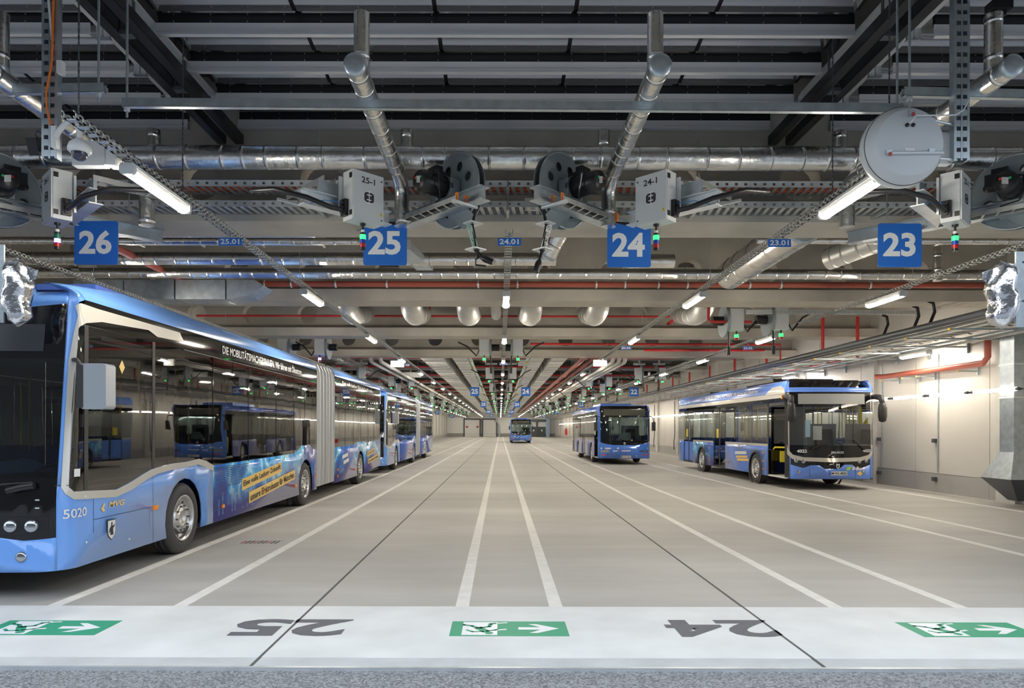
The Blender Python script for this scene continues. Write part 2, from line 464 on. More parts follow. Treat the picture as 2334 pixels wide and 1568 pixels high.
M_bluecol = mat('pale_blue_paint', (.38,.52,.78), .5)
MB().bb(10.0, 10.7, Y1-1.2, Y1-.6, 0, 4.2).build('blue_column', M_bluecol, label='pale blue column at the far end of the right wall', cat='column')

# ================================================================== OVERHEAD DOORS (open, stored under the ceiling)
M_pane = mat('door_pane', (.64,.64,.65), .09, .9, bump=(1.3,.10,2))
M_panelstrip = mat('door_profile', (.78,.79,.81), .42, .35, bump=(3,.05))
def overhead_door(x0, x1, label, nx):
    t = thing('overhead_door', label, 'garage door', ((x0+x1)/2, 5.2, 6.2), 0, 'open sectional doors stored under the ceiling')
    h = (x1-x0)/2; pw = 2*h/nx
    ys = [5.34+.81*i-5.2 for i in range(7)]           # bottom edge of each profile
    pm = MB().box((0,.405,0), (pw-.05, .70, .012)).mesh('door_pane')
    mm = MB().box((0,.405,0), (.06,.70,.05)).mesh('muntin')
    pm.materials.append(M_pane); mm.materials.append(M_black)
    for i, y in enumerate(ys):
        # bright omega profile: face and lower lip
        m = MB().bb(-h, h, y, y+.012, 0, .135).bb(-h, h, y-.03, y+.03, -.012, 0).bb(-h+.0, h, y-.02, y+.02, .03, .036)
        m.build('stiffening_profile', M_panelstrip, t)
        MB().bb(-h+.02, h, y+.012, y+.06, .135, .255).build('door_rail', M_black, t)
        r = MB()
        for q in range(int(2*h/.42)):
            for zz in (.155, .235): r.box((-h+.2+.42*q, y+.008, zz), (.010, .010, .010))
        r.build('rivet_row', M_tray, t, kind='stuff')
        if i < len(ys)-1:
            for j in range(nx):
                o = bpy.data.objects.new('door_pane', pm); COL.objects.link(o); o.parent = t; o.location = (-h+pw*(j+.5), y+.03, .335); o.rotation_euler = (math.radians(-6), 0, 0)
            for j in range(nx+1):
                o = bpy.data.objects.new('muntin', mm); COL.objects.link(o); o.parent = t; o.location = (-h+pw*j, y+.03, .30)
    return t
overhead_door(-3.93, 4.03, 'open overhead door of mirror-like panes between the two black track pairs', 5)
overhead_door(4.93, 11.9, 'open overhead door right of the right-hand black tracks, brightest panes', 4)
overhead_door(-11.5, -4.68, 'open overhead door left of the left-hand black tracks, darkest panes', 4)

def track_pair(xc, sx, label):
    sx -= xc
    t = thing('door_track_pair', label, 'rail', (xc, 7.55, 6.02), 0, 'black double door tracks under the ceiling')
    for s in (-1, 1):
        m = MB().chan((s*.13,-2.6,0), (s*.13,2.62,0), .12, .13, .012)
        m.bb(s*.13-.02, s*.13+.02, -2.6, 2.62, -.02, .03); m.build('track', M_black, t)
        m = MB().bb(sx+s*.27-.075, sx+s*.27+.075, -2.6, 2.40, .30, .33); m.build('soffit_strip', M_lightgrey, t)
        for i in range(6):
            y = -2.15+.81*i
            for k in (-1, 1):
                MB().box((sx+s*.27+k*.043, y, .24), (.07, .03, .13)).build('roller_bracket', M_galvlight, t)
            MB().box((sx+s*.27, y, .165), (.17, .05, .012)).build('bracket_foot', M_galv, t)
    for y in (-1.6, -.2, 1.0):
        MB().box((0, y, -.06), (.14,.1,.05)).bb(-.07,-.055,y-.02,y+.02,-.06,.7).bb(.055,.07,y-.02,y+.02,-.06,.7).build('track_hanger', M_darkgrey, t)
track_pair(-4.02, -4.29, 'left pair of black door tracks running towards the first concrete beam')
track_pair(4.17, 4.46, 'right pair of black door tracks running towards the first concrete beam')
# black end stops
# ================================================================== SERVICES
def side_of(x): return 'far left' if x < -6 else 'left' if x < -2 else 'middle' if x < 2 else 'right' if x < 6 else 'far right'
# ---- lamp rows: perforated tray with tube lamps below
lh = MB().box((0,0,.035), (.13,1.26,.03)).prism([(-.065,.03),(.065,.03),(.05,-.02),(-.05,-.02)], lambda a,b,t: (a,t,b), -.60, .60).mesh('lamp_housing')
le = MB().prism(rrect(.15,.11,.035), lambda a,b,t: (a,t,b), 0, .05).mesh('end_cap')
ld = MB().prism([(-.052,-.022),(.052,-.022),(.042,-.055),(.02,-.07),(-.02,-.07),(-.042,-.055)], lambda a,b,t: (a,t,b), -.58, .58).mesh('diffuser')
lh.materials.append(M_white); le.materials.append(M_box); ld.materials.append(M_lamp)
def lamp(x, y, z, label, group=None):
    t = thing('tube_lamp', label, 'lamp', (x, y, z), 0, group)
    for n, me, l in (('housing', lh, (0,0,0)), ('diffuser', ld, (0,0,0)), ('end_cap', le, (0,-.63,-.005)), ('end_cap', le, (0,.58,-.005))):
        o = bpy.data.objects.new(n, me); COL.objects.link(o); o.parent = t; o.location = l
    return t
def cable_tray(name, x, y0, y1, z, w, h, label, step=.1, group=None, rungs_to=24, cat='cable tray', m=None):
    m = m or M_tray
    t = thing(name, label, cat, (x, y0, z), 0, group)
    for s in (-1, 1):
        r = MB().bb(s*w/2-.004, s*w/2+.004, 0, y1-y0, 0, .012).bb(s*w/2-.004, s*w/2+.004, 0, y1-y0, h-.012, h)
        n = int(min(y1-y0, rungs_to-y0)/step)
        for i in range(n): r.box((s*w/2, step*(i+.5), h/2), (.008, step*.45, h))
        if n*step < y1-y0: r.bb(s*w/2-.004, s*w/2+.004, n*step, y1-y0, 0, h)
        r.build('side_rail', m, t)
    r = MB(); n = int(min(y1-y0, 2.2*rungs_to)/step/1.5)
    for i in range(n): r.box((0, step*1.5*(i+.5), .006), (w, step*.5, .008))
    r.build('rungs', m, t, kind='stuff')
    if n*step*1.5 < y1-y0: MB().bb(-w/2, w/2, n*step*1.5, y1-y0, 0, .01).build('tray_bottom', m, t)
    return t
ROWS = [(-7.45, 6.0, 13.4, '26'), (-3.68, 5.8, 7.34, '25'), (.115, 9.2, 13.5, '24'), (3.84, 6.66, 7.5, '23'), (7.55, 6.2, 13.4, '22')]
order = ['nearest', 'second', 'third', 'fourth']
for x, ys, yl, nm in ROWS:
    cable_tray('lamp_tray', x, ys, 146, 4.36, .10, .06, 'narrow perforated tray carrying the %s row of tube lamps' % side_of(x), .10, 'perforated trays above the lamp rows')
    for i in range(23):
        y = yl+6.02*i
        if y > 146: break
        if i < 4: lab = '%s lit tube lamp of the %s ceiling row' % (order[i], side_of(x))
        else: lab = 'small far lit tube lamp in the %s ceiling row' % side_of(x)
        lamp(x, y, 4.28, lab, 'tube lamps of the %s ceiling row' % side_of(x))

# thin suspension rods/chains for the lamp trays
def chain(x, y, z0, z1, label):
    m = MB(); n = int((z1-z0)/.03)
    for i in range(n):
        m.box((x, y, z0+.03*(i+.5)), (.016 if i % 2 else .005, .005 if i % 2 else .016, .036))
    m.build('chain', M_darkgrey, label=label, cat='chain', kind='stuff')
chain(-3.68, 5.95, 4.42, 6.42, 'thin steel chain holding up the near end of the left lamp tray')
chain(-3.68, 7.9, 4.42, 6.42, 'second thin chain above the nearest left tube lamp')
chain(3.84, 6.75, 4.42, 6.42, 'thin steel chain beside the round mirror back at the right')
chain(3.84, 7.9, 4.42, 6.42, 'second thin chain above the nearest right tube lamp')
for x, *_ in ROWS:
    t = thing('tray_hanger_rods', 'thin steel rods hanging the %s lamp tray from the concrete' % side_of(x), 'hanger', (x, 12.5, 4.4), 0, 'thin rods above the lamp trays')
    for i in range(10): MB().cyl((0, 6*i, 0), (0, 6*i, 2.6), .005, 4).build('rod', M_galv, t)

# wall lamps on the right wall
wl = MB().cyl((0,-.66,0), (0,.66,0), .045, 10).mesh('tube'); wl.materials.append(M_walllamp)
wb = MB().box((.06,0,0), (.05,.05,.05)).mesh('wall_bracket'); wb.materials.append(M_darkgrey)
wc = MB().cyl((0,.66,0), (0,.76,0), .035, 8).cyl((0,-.76,0), (0,-.66,0), .035, 8).mesh('tube_socket'); wc.materials.append(M_darkgrey)
for i in range(70):
    y = 15.75+1.66*i
    if y > 147: break
    lab = ('%s horizontal wall tube on the right wall, counted from the duct' % order[i]) if i < 4 else 'far glowing wall tube in the row along the right wall'
    t = thing('wall_tube_lamp', lab, 'lamp', (11.40, y, 2.63), 0, 'row of tube lamps along the right wall')
    for n, me, l in (('tube', wl, (0,0,0)), ('tube_sockets', wc, (0,0,0)), ('wall_bracket', wb, (0,-.7,0)), ('wall_bracket', wb, (0,.7,0))):
        o = bpy.data.objects.new(n, me); COL.objects.link(o); o.parent = t; o.location = l
    MB().bb(.10, .66, -.72, -.70, -.01, .01).build('wall_bracket', M_darkgrey, t) if i < 30 else None
lamp(11.3, 18.6, 3.77, 'tube lamp under the pipe rack, above the battery bus roof', 'lamps under the wall pipe rack')
lamp(11.3, 26.6, 3.77, 'far tube lamp under the pipe rack, behind the battery bus roof', 'lamps under the wall pipe rack')

# ---- signs
def sign(st, x, y, z, label, s=.6, plate=M_blue, group='blue lane number signs', name='lane_sign'):
    t = thing(name, label, 'sign', (x, y, z), 0, group)
    MB().prism(rrect(s, s*1.0, s*.05), lambda a,b,q: (a, q, b), 0, .015).build('plate', plate, t)
    m = MB(); add_text(m, st, lambda a,b: (a, -.002, b), -s*.39, s*.36, -s*.26, s*.29, .035)
    m.build('number', M_sign, t)
    for q in (-1, 1): MB().cyl((q*s*.3, .01, s/2), (q*s*.3, .01, 5.2-z if y > 15 else .25+s/2), .004, 4).build('hanging_wire', M_galv, t)
    return t
sign('26', -5.57, 9.4, 4.27, 'big blue sign 26 above the articulated bus')
sign('25', -1.59, 9.4, 4.27, 'big blue sign 25 partly behind the left grey control box')
sign('24', 1.77, 9.4, 4.25, 'big blue sign 24 partly behind the right grey control box')
sign('23', 5.50, 9.4, 4.26, 'big blue sign 23 under the round mirror back')
far = [(45.9, 'second'), (69.9, 'third'), (99.9, 'fourth'), (129.9, 'last')]
for y, w in far:
    for st, x, z in (('25', -1.71, 4.23), ('24', 1.72, 4.23), ('22', 9.0 if y < 50 else 8.3, 4.23), ('27', -9.2, 4.1)):
        sign(st, x, y, z, 'small blue sign %s, %s %s sign into the hall' % (st, w, st))
def label_sign(st, x, y, z, label):
    t = thing('row_label', label, 'sign', (x, y, z), 0, 'small blue row labels under the lamp trays')
    MB().box((0,0,0), (.31,.012,.105)).build('plate', M_blue, t)
    MB().box((0,.0,.08), (.03,.01,.09)).build('tray_clip', M_galv, t)
    m = MB(); add_text(m, st, lambda a,b: (a,-.008,b), -.135, .125, -.034, .038, .03); m.build('lettering', M_sign, t)
label_sign('25.01', -3.68, 9.3, 4.26, 'small blue label 25.01 on the left lamp tray')
label_sign('24.01', .12, 9.2, 4.24, 'small blue label 24.01 hanging in the middle')
label_sign('23.01', 3.80, 9.3, 4.26, 'small blue label 23.01 on the right lamp tray')
label_sign('23.02', 3.84, 20.8, 4.20, 'small blue label 23.02 farther back on the right lamp tray')
label_sign('22.02', 7.55, 20.8, 4.20, 'small blue label 22.02 on the far right lamp tray')
label_sign('24.02', .12, 26.5, 4.25, 'small blue label 24.02 far back in the middle')
label_sign('25.02', -3.68, 26.5, 4.2, 'small blue label 25.02 far back on the left lamp tray')

# ---- foil ducts
def foil(name, path, r, label, ring=.36, group=None, n=18, cat='duct', m=None, capend=True):
    """resample the path and add proud tape rings"""
    pts = [Vector(p) for p in path]; out = []; rad = []
    base = pts[0].copy(); acc = 0; rng = random.Random(len(label)*7+int(r*1000))
    nxt = ring*.5
    for a, b in zip(pts, pts[1:]):
        L = (b-a).length; s = 0
        out.append(a); rad.append(r)
        while nxt < acc+L:
            q = nxt-acc
            if .035 < q < L-.035:
                for dd, rr in ((-.03, 1.0), (-.0075, 1.0), (-.006, 1.035), (.006, 1.035), (.0075, 1.0), (.03, 1.0)):
                    out.append(a+(b-a)*((q+dd)/L)); rad.append(r*rr)
            nxt += ring*(.6+.8*rng.random())
        acc += L
    out.append(pts[-1]); rad.append(r)
    t = thing(name, label, cat, base, 0, group)
    MB().tube([p-base for p in out], r, n, radii=rad).build('duct_wrap', m or M_foil, t)
    if capend:
        d = (pts[0]-pts[1]).normalized()
        MB().lathe([(0,.012),(r*.3,.016),(r*.9,.01),(r*1.03,0),(r*1.03,-.05)], (0,0,0), d, n).build('end_cap', M_galv, t)
    return t
def bend(p, q, c, k=5):
    """quadratic bend from p to q with corner c"""
    p, q, c = Vector(p), Vector(q), Vector(c)
    return [p*(1-i/k)**2+c*2*(i/k)*(1-i/k)+q*(i/k)**2 for i in range(k+1)]
foil('foil_duct', [(XL+.35, 9.17, 5.356), (XR-.4, 9.17, 5.356)], .158, 'thick silver foil duct crossing the whole hall in front of the first beam', .42, capend=False)
for x, s in ((-1.32, 'left of the middle, above control box 25'), (1.44, 'right of the middle, above control box 24'), (4.62, 'behind the round mirror back'), (-4.72, 'at the far left behind the camera column')):
    p = [(x, 6.15, 5.01), (x, 8.85, 5.01)]+bend((x, 8.88, 5.0), (x*1.0, 9.11, 4.75), (x, 9.11, 5.0), 4)+[(x, 9.11, 4.42)]
    foil('branch_duct', p, .098, 'foil branch duct %s' % s, .33, 'silver branch ducts with round end caps')
    foil('duct_riser', [(x+.01, 6.42, 5.06), (x+.01, 6.42, 5.62)], .075, 'upright foil stub on the duct %s' % s, .3, 'upright stubs on the branch ducts')
    foil('duct_stub', [(x+(.06 if x < 0 else -.06), 9.17, 5.25), (x+(.06 if x < 0 else -.06), 9.17, 5.72)], .085, 'foil stub on the thick duct %s' % s, .25, 'stubs on the thick crossing duct')
foil('foil_duct', [(XL+.5, 13.0, 4.95), (.75, 13.0, 4.95), (1.05, 13.0, 4.95)], .12, 'upper thin silver duct behind the first beam, ending near the middle', .38, capend=False)
foil('foil_duct', [(XL+.5, 14.0, 4.90), (XR-1.6, 14.0, 4.90)], .105, 'lower thin silver duct behind the first beam, crossing the whole hall', .38, capend=False)
foil('foil_duct', [(-9, 11.35, 4.83), (-2.3, 11.35, 4.83)], .055, 'thinnest silver pipe under the rear edge of the first beam, left side', .3, capend=False)
foil('foil_duct', [(4.2, 11.2, 4.82), (XR-.5, 11.2, 4.82)], .055, 'thinnest silver pipe under the rear edge of the first beam, right side', .3, capend=False)
foil('foil_duct', [(4.9, 11.0, 5.02), (4.9, 14.6, 5.02)], .30, 'fat crumpled foil duct running back behind label 23.01', .9)
foil('foil_duct', [(7.9, 11.6, 5.5), (6.6, 13.75, 5.15)], .22, 'grey spiral duct slanting behind the fat foil duct', .25, m=M_blinds)
foil('silencer_pipe', [(2.45, 13.2, 4.97), (3.35, 13.2, 4.97)], .13, 'short silver silencer drum right of sign 24', .7)
foil('foil_duct', [(.85, 12.6, 4.9), (1.25, 12.2, 5.6)], .17, 'wide flattened foil duct end right of the middle', .5)
for x, z in ((-8.7,5.0), (8.9, 4.75), (10.6, 4.6)):
    foil('duct_drop', [(x, 13.9, 5.6), (x, 13.9, z)], .09, 'short upright foil pipe joining the thin crossing ducts at x %s' % ('far left' if x < 0 else 'right, near sign 23' if x < 10 else 'far right by the wall'), .25)
# rectangular galvanised pieces
for x0, x1, y, z, lab in ((-7.6, -2.3, 12.1, 5.05, 'flat sheet metal duct lying behind the first beam at the left'), (3.9, 7.2, 12.0, 5.36, 'flat sheet metal duct lying behind the first beam at the right')):
    t = thing('flat_duct', lab, 'duct', (x0, y, z))
    for i in range(int((x1-x0)/1.1)):
        MB().bb(1.1*i, 1.1*i+1.08, -.35, .35, 0, .35).build('duct_section', M_galv, t)
        MB().box((1.1*i+1.09, 0, .17), (.03,.76,.40)).build('flange', M_tray, t)
t = thing('flat_duct', 'slanting square sheet metal duct below sign 25', 'duct', (-1.75, 11.9, 4.85))
MB().prism([(-.16,0),(.16,0),(.16,.14),(-.16,.14)], lambda a,b,q: (a+q*.16, q, b), 0, 1.6).build('duct_body', M_galv, t)
MB().box((-0.0,0,.07), (.36,.03,.18)).build('flange', M_galvlight, t)
t = thing('flat_duct', 'square grey sheet metal duct with scoop end behind the articulated bus roof', 'duct', (-9.2, 15.0, 4.5))
for i in range(3): MB().bb(1.1*i, 1.1*i+1.07, -.3, .3, 0, .42).build('duct_section', M_galv, t)
MB().prism([(3.3,0),(3.3,.42),(3.9,.42),(4.1,.3),(3.8,.08)], lambda a,b,q: (a, q, b), -.3, .3).build('duct_scoop', M_galv, t)
# elbows through the third beam
for x, r in ((-4.2,.28), (-2.45,.3), (-.9,.31), (-.12,.14), (.85,.31), (2.7,.30), (5.6,.28)):
    p = [(x, 18.7, 6.6), (x, 18.7, 5.3)]+bend((x, 18.7, 5.25), (x, 19.3, 4.98), (x, 18.7, 4.98), 6)+[(x, 19.6, 4.98), (x, 21.3, 5.3)]
    foil('duct_elbow', p, r, 'round silver duct elbow hanging between second and third beam, %s' % ('at x far left' if x < -4 else 'left of label row 24' if x < -2 else 'just left of the middle' if x < -.5 else 'slim one in the middle' if x < .3 else 'just right of the middle' if x < 1 else 'right of the middle' if x < 4 else 'far right'), .8, 'silver elbows between the second and third beam', capend=False, m=M_blinds)

# ---- red and brown pipes
def pipe(name, path, r, m, label, clamps=None, group=None, joints=True):
    base = Vector(path[0]); t = thing(name, label, 'pipe', base, 0, group)
    P = [Vector(p)-base for p in path]
    MB().tube(P, r, 12).build('pipe_run', m, t)
    if clamps:
        for c in clamps:
            c = Vector(c)-base
            d = (P[1]-P[0]).normalized() if len(P) == 2 else Vector((1,0,0))
            MB().lathe([(r*1.15,-.02),(r*1.28,-.02),(r*1.28,.02),(r*1.15,.02)], c, d, 12, closed=True).build('pipe_clamp', M_galvlight, t)
            MB().cyl(c+Vector((0,0,r)), c+Vector((0,0,r+.35)), .008, 5).build('hanger_rod', M_galv, t)
    return t
ycl = 15.35
pipe('drain_pipe', [(-7.3, ycl, 4.97), (11.2, ycl, 4.97)], .066, M_rust, 'brown-red pipe running right across in front of the second beam',
     [(x, ycl, 4.97) for x in (-6.9,-6.2,-5.3,-4.7,-3.7,-2.55,-.5,.38,2.15,2.8,3.55,4.2,5.6,6.3,8.3,9.2)])
pipe('drain_pipe', [(-6.95, 11.5, 4.97), (-6.95, 15.2, 4.97), (-6.8, 15.32, 4.97)], .07, M_rust, 'brown-red pipe coming towards the camera beside sign 26', [])
pipe('sprinkler_pipe', [(-9.5, 21.35, 5.24), (5.3, 21.35, 5.24)], .033, M_redbright, 'thin bright red sprinkler pipe in front of the third beam', [])
for x in (-2.2, 3.0): pipe('sprinkler_drop', [(x, 21.35, 5.24), (x, 21.35, 5.9)], .028, M_redbright, 'short red riser on the thin sprinkler pipe, %s' % ('left' if x < 0 else 'right'), [])
pipe('sprinkler_pipe', [(5.4, 21.99, 5.12), (5.4, 21.3, 5.12), (5.4, 21.25, 5.4)], .05, M_redbright, 'red pipe bend beside the far right lamp row', [])
pipe('sprinkler_pipe', [(5.3, 17.4, 6.98), (5.3, 17.4, 4.50), (5.42, 17.4, 4.46), (6.4, 17.4, 4.46)], .035, M_redbright, 'red pipe stub running into the reel motor at the right', [])
pipe('sprinkler_pipe', [(1.2, 27.3, 5.12), (11.2, 27.3, 5.12), (11.2, 27.3, 4.3)], .045, M_redbright, 'upper red sprinkler pipe in front of the fourth beam, right half', [])
pipe('sprinkler_pipe', [(5.6, 26.6, 4.80), (10.3, 26.6, 4.80)], .045, M_redbright, 'lower red sprinkler pipe in front of the fourth beam, right half', [])
pipe('sprinkler_pipe', [(-9.5, 33.4, 5.2), (8.5, 33.4, 5.2)], .05, M_redbright, 'red sprinkler pipe behind the fourth beam, across the hall', [])
for i in range(6):
    pipe('sprinkler_pipe', [(-9.5, 39.4+6*i, 5.3), (9.5, 39.4+6*i, 5.3)], .05, M_redbright, 'far red sprinkler pipe crossing deep in the hall', [], 'far red cross pipes')
for x in (3.55, 3.95):
    rp_ = pipe('riser_pipe', [(x, 29.0, 4.9), (x, 29.6, 4.72), (x, 118, 4.72)], .10, M_rust, '%s brown-red pipe running deep into the hall right of the ducts' % ('inner' if x < 3.7 else 'outer'), [], 'pair of brown pipes running deep into the hall')
    for i in range(14): MB().cyl((0, 5.1+6*i, -.1), (0, 5.1+6*i, .31), .012, 5).build('pipe_hanger', M_galv, rp_)
for x in (-5.45, -5.05, 4.75, 5.0, 5.25):
    L = 118 if x < 0 else 70
    pipe('heating_pipe', [(x, 28.7, 5.3)]+bend((x, 28.7, 4.75), (x, 29.1, 4.55), (x, 28.7, 4.55), 4)+[(x, L, 4.55)], .085, M_pipewhite, 'pale insulated pipe with upturned end, %s' % ('left of the left lamp row, outer' if x < -5.2 else 'left of the left lamp row, inner' if x < 0 else 'right of the right lamp row, %s' % ('first' if x < 4.8 else 'second' if x < 5.1 else 'third')), [], 'pale insulated pipes running into the hall')
# wall drain pipe
pipe('drain_pipe', [(11.85, 16.6, 3.95), (11.85, 16.6, 3.5), (11.85, 16.75, 3.36), (11.85, 21.0, 3.36), (11.6, 21.15, 3.36)], .075, M_rust, 'copper-brown drain pipe along the right wall under the pipe rack', [])
for y in (17.2, 18.9, 19.6, 20.6):
    t = thing('wall_strut', 'small steel cantilever strut under the brown wall pipe, %s' % {17.2:'nearest', 18.9:'second', 19.6:'third', 20.6:'farthest'}[y], 'bracket', (XR-.07, y, 3.2), 0, 'struts under the brown wall pipe')
    MB().bb(-.5, 0, -.02, .02, -.02, .02).build('arm', M_galv, t); MB().bb(-.02, .01, -.03, .03, -.09, .09).build('wall_plate', M_galv, t); MB().bb(-.52, -.5, -.022, .022, -.022, .022).build('yellow_cap', M_orange if 0 else mat('cap_yellow', (.85,.5,.03), .5), t)

# ---- long rectangular ducts deep in the hall
sec = MB().bb(-.5, .5, .0, 1.46, 0, .45).mesh('duct_section'); sec.materials.append(M_blinds)
fl = MB().bb(-.53, .53, 1.455, 1.50, -.03, .48).mesh('flange'); fl.materials.append(M_tray)
for x, w, lab in ((-2.95, .95, 'wide pale square duct deep in the hall, leftmost of four'), (-1.74, .62, 'narrow pale square duct left of the middle lamp row'), (1.60, .58, 'narrow pale square duct right of the middle lamp row'), (2.55, .66, 'wide pale square duct right of the middle, beside the brown pipes')):
    t = thing('square_duct', lab, 'duct', (x, 28.9, 4.74), 0, 'pale square ducts running deep into the hall'); t.scale = (w, 1, 1)
    for i in range(64):
        for n, me in (('duct_section', sec), ('flange', fl)):
            o = bpy.data.objects.new(n, me); COL.objects.link(o); o.parent = t; o.location = (0, 1.5*i, 0)
M_cyan = mat('pale_cyan_sheet', (.55,.70,.72), .4, .3)
for x in (-1.32, 1.20):
    t = thing('mesh_tray', 'pale cable tray with yellow caps along the %s square duct' % ('left narrow' if x < 0 else 'right narrow'), 'cable tray', (x, 28.9, 4.78))
    MB().bb(-.06, .06, 0, 90, 0, .06).build('tray_body', M_cyan, t)
    for i in range(20): MB().box((0, 2+3*i, -.04), (.05,.08,.08)).build('yellow_cap', M_yellow, t)
cable_tray('mesh_tray', -7.2, 28.8, 120, 4.75, .45, .22, 'deep mesh cable tray running over the second articulated bus', .3, rungs_to=60)
cable_tray('mesh_tray', 8.6, 28.9, 120, 4.6, .5, .16, 'wide cable tray running deep into the hall right of the far right lamps', .3, rungs_to=60)
for i, x in enumerate((6.2, 6.9)):
    pass

# ---- cable trays in front of the first beam
def cross_tray(y, z, w, h, label, cables=False):
    t = thing('cross_tray', label, 'cable tray', (XL+.4, y, z), 0, 'perforated trays in front of the first beam')
    L = XR-XL-.8
    for s in (-1, 1):
        m = MB().bb(0, L, s*w/2-.003, s*w/2+.003, 0, h*.3).bb(0, L, s*w/2-.003, s*w/2+.003, h*.7, h)
        for i in range(int(L/.13)): m.bb(.13*i, .13*i+.09, s*w/2-.003, s*w/2+.003, h*.3, h*.7)
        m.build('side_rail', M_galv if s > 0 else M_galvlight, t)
    m = MB()
    for i in range(int(L/.11)): m.prism([(.11*i, -w/2), (.11*i+.05, -w/2), (.11*i+.09, w/2), (.11*i+.04, w/2)], lambda a,b,q: (a, b, q), .0, .006)
    m.build('rungs', M_tray, t, kind='stuff')
    if cables:
        for j in range(4):
            MB().tube([(L*i/30, -w*.35+j*w*.22, .03+.01*math.sin(i*1.7+j)) for i in range(31)], .018, 6).build('orange_cable', M_rust if j % 2 else mat('cable_orange', (.65,.13,.05), .5), t)
    for i in range(9):
        x = 1.0+2.6*i
        MB().cyl((x, -w/2-.02, -.05), (x, -w/2-.02, .75), .008, 5).build('hanger_rod', M_galv, t)
        MB().bb(x-.02, x+.02, -w/2-.03, w/2+.1, -.05, -.01).build('cross_bar', M_tray, t)
cross_tray(9.56, 5.05, .34, .085, 'upper perforated tray with orange cables in front of the first beam', True)
cross_tray(9.56, 4.77, .34, .085, 'lower perforated tray in front of the first beam')
t = thing('white_board', 'blank white board hanging in front of the first beam right of the middle', 'panel', (.62, 9.55, 4.86))
MB().box((0,0,0), (.56,.03,.17)).build('board', M_white, t)

# ---- galvanised suspension channel
def strut(x0, x1, y, z0, z1, label, rods):
    t = thing('suspension_channel', label, 'rail', (x0, y, z0), 0, 'galvanised channels under the overhead doors')
    MB().chan((0,0,0), (x1-x0,0,z1-z0), .05, .085, .006).bb(0, 0, 0, 0, 0, 0).build('channel', M_galv, t)
    MB().chan((0,.03,.0), (x1-x0,.03,z1-z0), .05, .04, .006, open_down=True).build('channel', M_galvlight, t)
    for r in rods:
        f = (r-x0)/(x1-x0)
        MB().cyl((r-x0, .0, (z1-z0)*f-.14), (r-x0, .0, 1.45+(z1-z0)*f), .012, 8).build('threaded_rod', M_galv, t)
        MB().cyl((r-x0, .0, (z1-z0)*f-.08), (r-x0, .0, (z1-z0)*f-.05), .03, 6).build('nut', M_galvlight, t)
strut(-3.72, 3.95, 6.72, 4.92, 4.88, 'long galvanised channel across the middle carrying the branch ducts', [-3.68, 3.9])
strut(-9.5, -3.80, 6.55, 4.87, 4.98, 'galvanised channel at the left, behind the camera column', [-3.86])
strut(3.86, 9.5, 6.55, 4.96, 4.84, 'galvanised channel at the right, behind the round mirror back', [3.92])

# ---- right wall pipe rack
t = thing('wall_pipe_rack', 'rack of pipes and trays running along the upper right wall', 'pipe rack', (9.6, 10.5, 3.9))
LR = 134
MB().cyl((.1,0,.16), (.1,LR,.16), .085, 12).build('large_pipe', M_darkgrey, t)
MB().cyl((.42,0,.12), (.42,LR,.12), .05, 10).build('grey_pipe', M_tray, t)
MB().cyl((1.25,0,.10), (1.25,LR,.10), .055, 10).build('pale_pipe', M_pipewhite, t)
MB().bb(1.68, 1.72, 0, LR, -.08, -.02).build('lower_channel', M_tray, t)
for xx in (.62, 1.02): MB().bb(xx-.006, xx+.006, 0, LR, .02, .10).build('ladder_rail', M_tray, t)
m = MB()
for i in range(150): m.box((.82, .3*i, .03), (.4,.03,.02))
m.build('ladder_rungs', M_tray, t, kind='stuff')
MB().cyl((1.48,0,.0), (1.48,LR,.0), .03, 8).build('small_pipe', M_galv, t)
MB().cyl((1.6,12,.10), (1.6,60,.10), .03, 8).build('red_pipe', M_redbright, t)
for i in range(60):
    MB().lathe([(.062,-.012),(.075,-.012),(.075,.012),(.062,.012)], (1.25,.3+.62*i,.10), (0,1,0), 8, closed=True).build('pipe_hook', M_black, t)
for i in range(40):
    y = .9+1.55*i
    MB().bb(-.05, 2.45, y-.02, y+.02, -.06, -.02).build('cantilever_arm', M_galv, t)
    MB().bb(-.08, -.05, y-.025, y+.025, -.065, -.015).build('yellow_cap', mat('cap_yellow', (.85,.5,.03), .5), t)
    if i < 24: MB().bb(2.40, 2.46, y-.04, y+.04, -.2, .15).build('wall_plate', M_galv, t)
for y in (15.8, 16.4, 17.7):
    tt = thing('bent_cable_loop', 'black cable loops dropping from the white channel at the right', 'cable', (9.9, y, 4.7), 0, 'black cable loops at the right')
    MB().tube([(0,0,0),(.12,0,-.05),(.15,0,-.25),(.05,0,-.5),(-.1,0,-.65)], .035, 8).build('cable_sheath', M_black, tt)
t = thing('cross_channel', 'pale perforated channel reaching from the reel boxes to the right wall', 'rail', (6.15, 17.1, 4.66))
MB().chan((0,0,0), (4.3,0,0), .05, .10, .006).build('channel', M_galvlight, t)
m = MB()
for i in range(60): m.box((.05+.07*i, -.028, .0), (.03,.004,.05))
m.build('slots', M_tray, t, kind='stuff')
for x, h in ((11.3, 1.3), (10.2, .9)):
    pipe('red_riser', [(x, 21.6, 5.3), (x, 21.6, 4.0)], .05, M_redbright, 'red riser beside the third wall column, %s' % ('outer' if x > 11 else 'inner'), [])
for i in range(8):
    pipe('red_riser', [(11.5, 29.5+4*i, 5.2), (11.5, 29.5+4*i, 4.0)], .05, M_redbright, 'thin red riser on the far right wall above the rack', [], 'thin red risers above the rack')

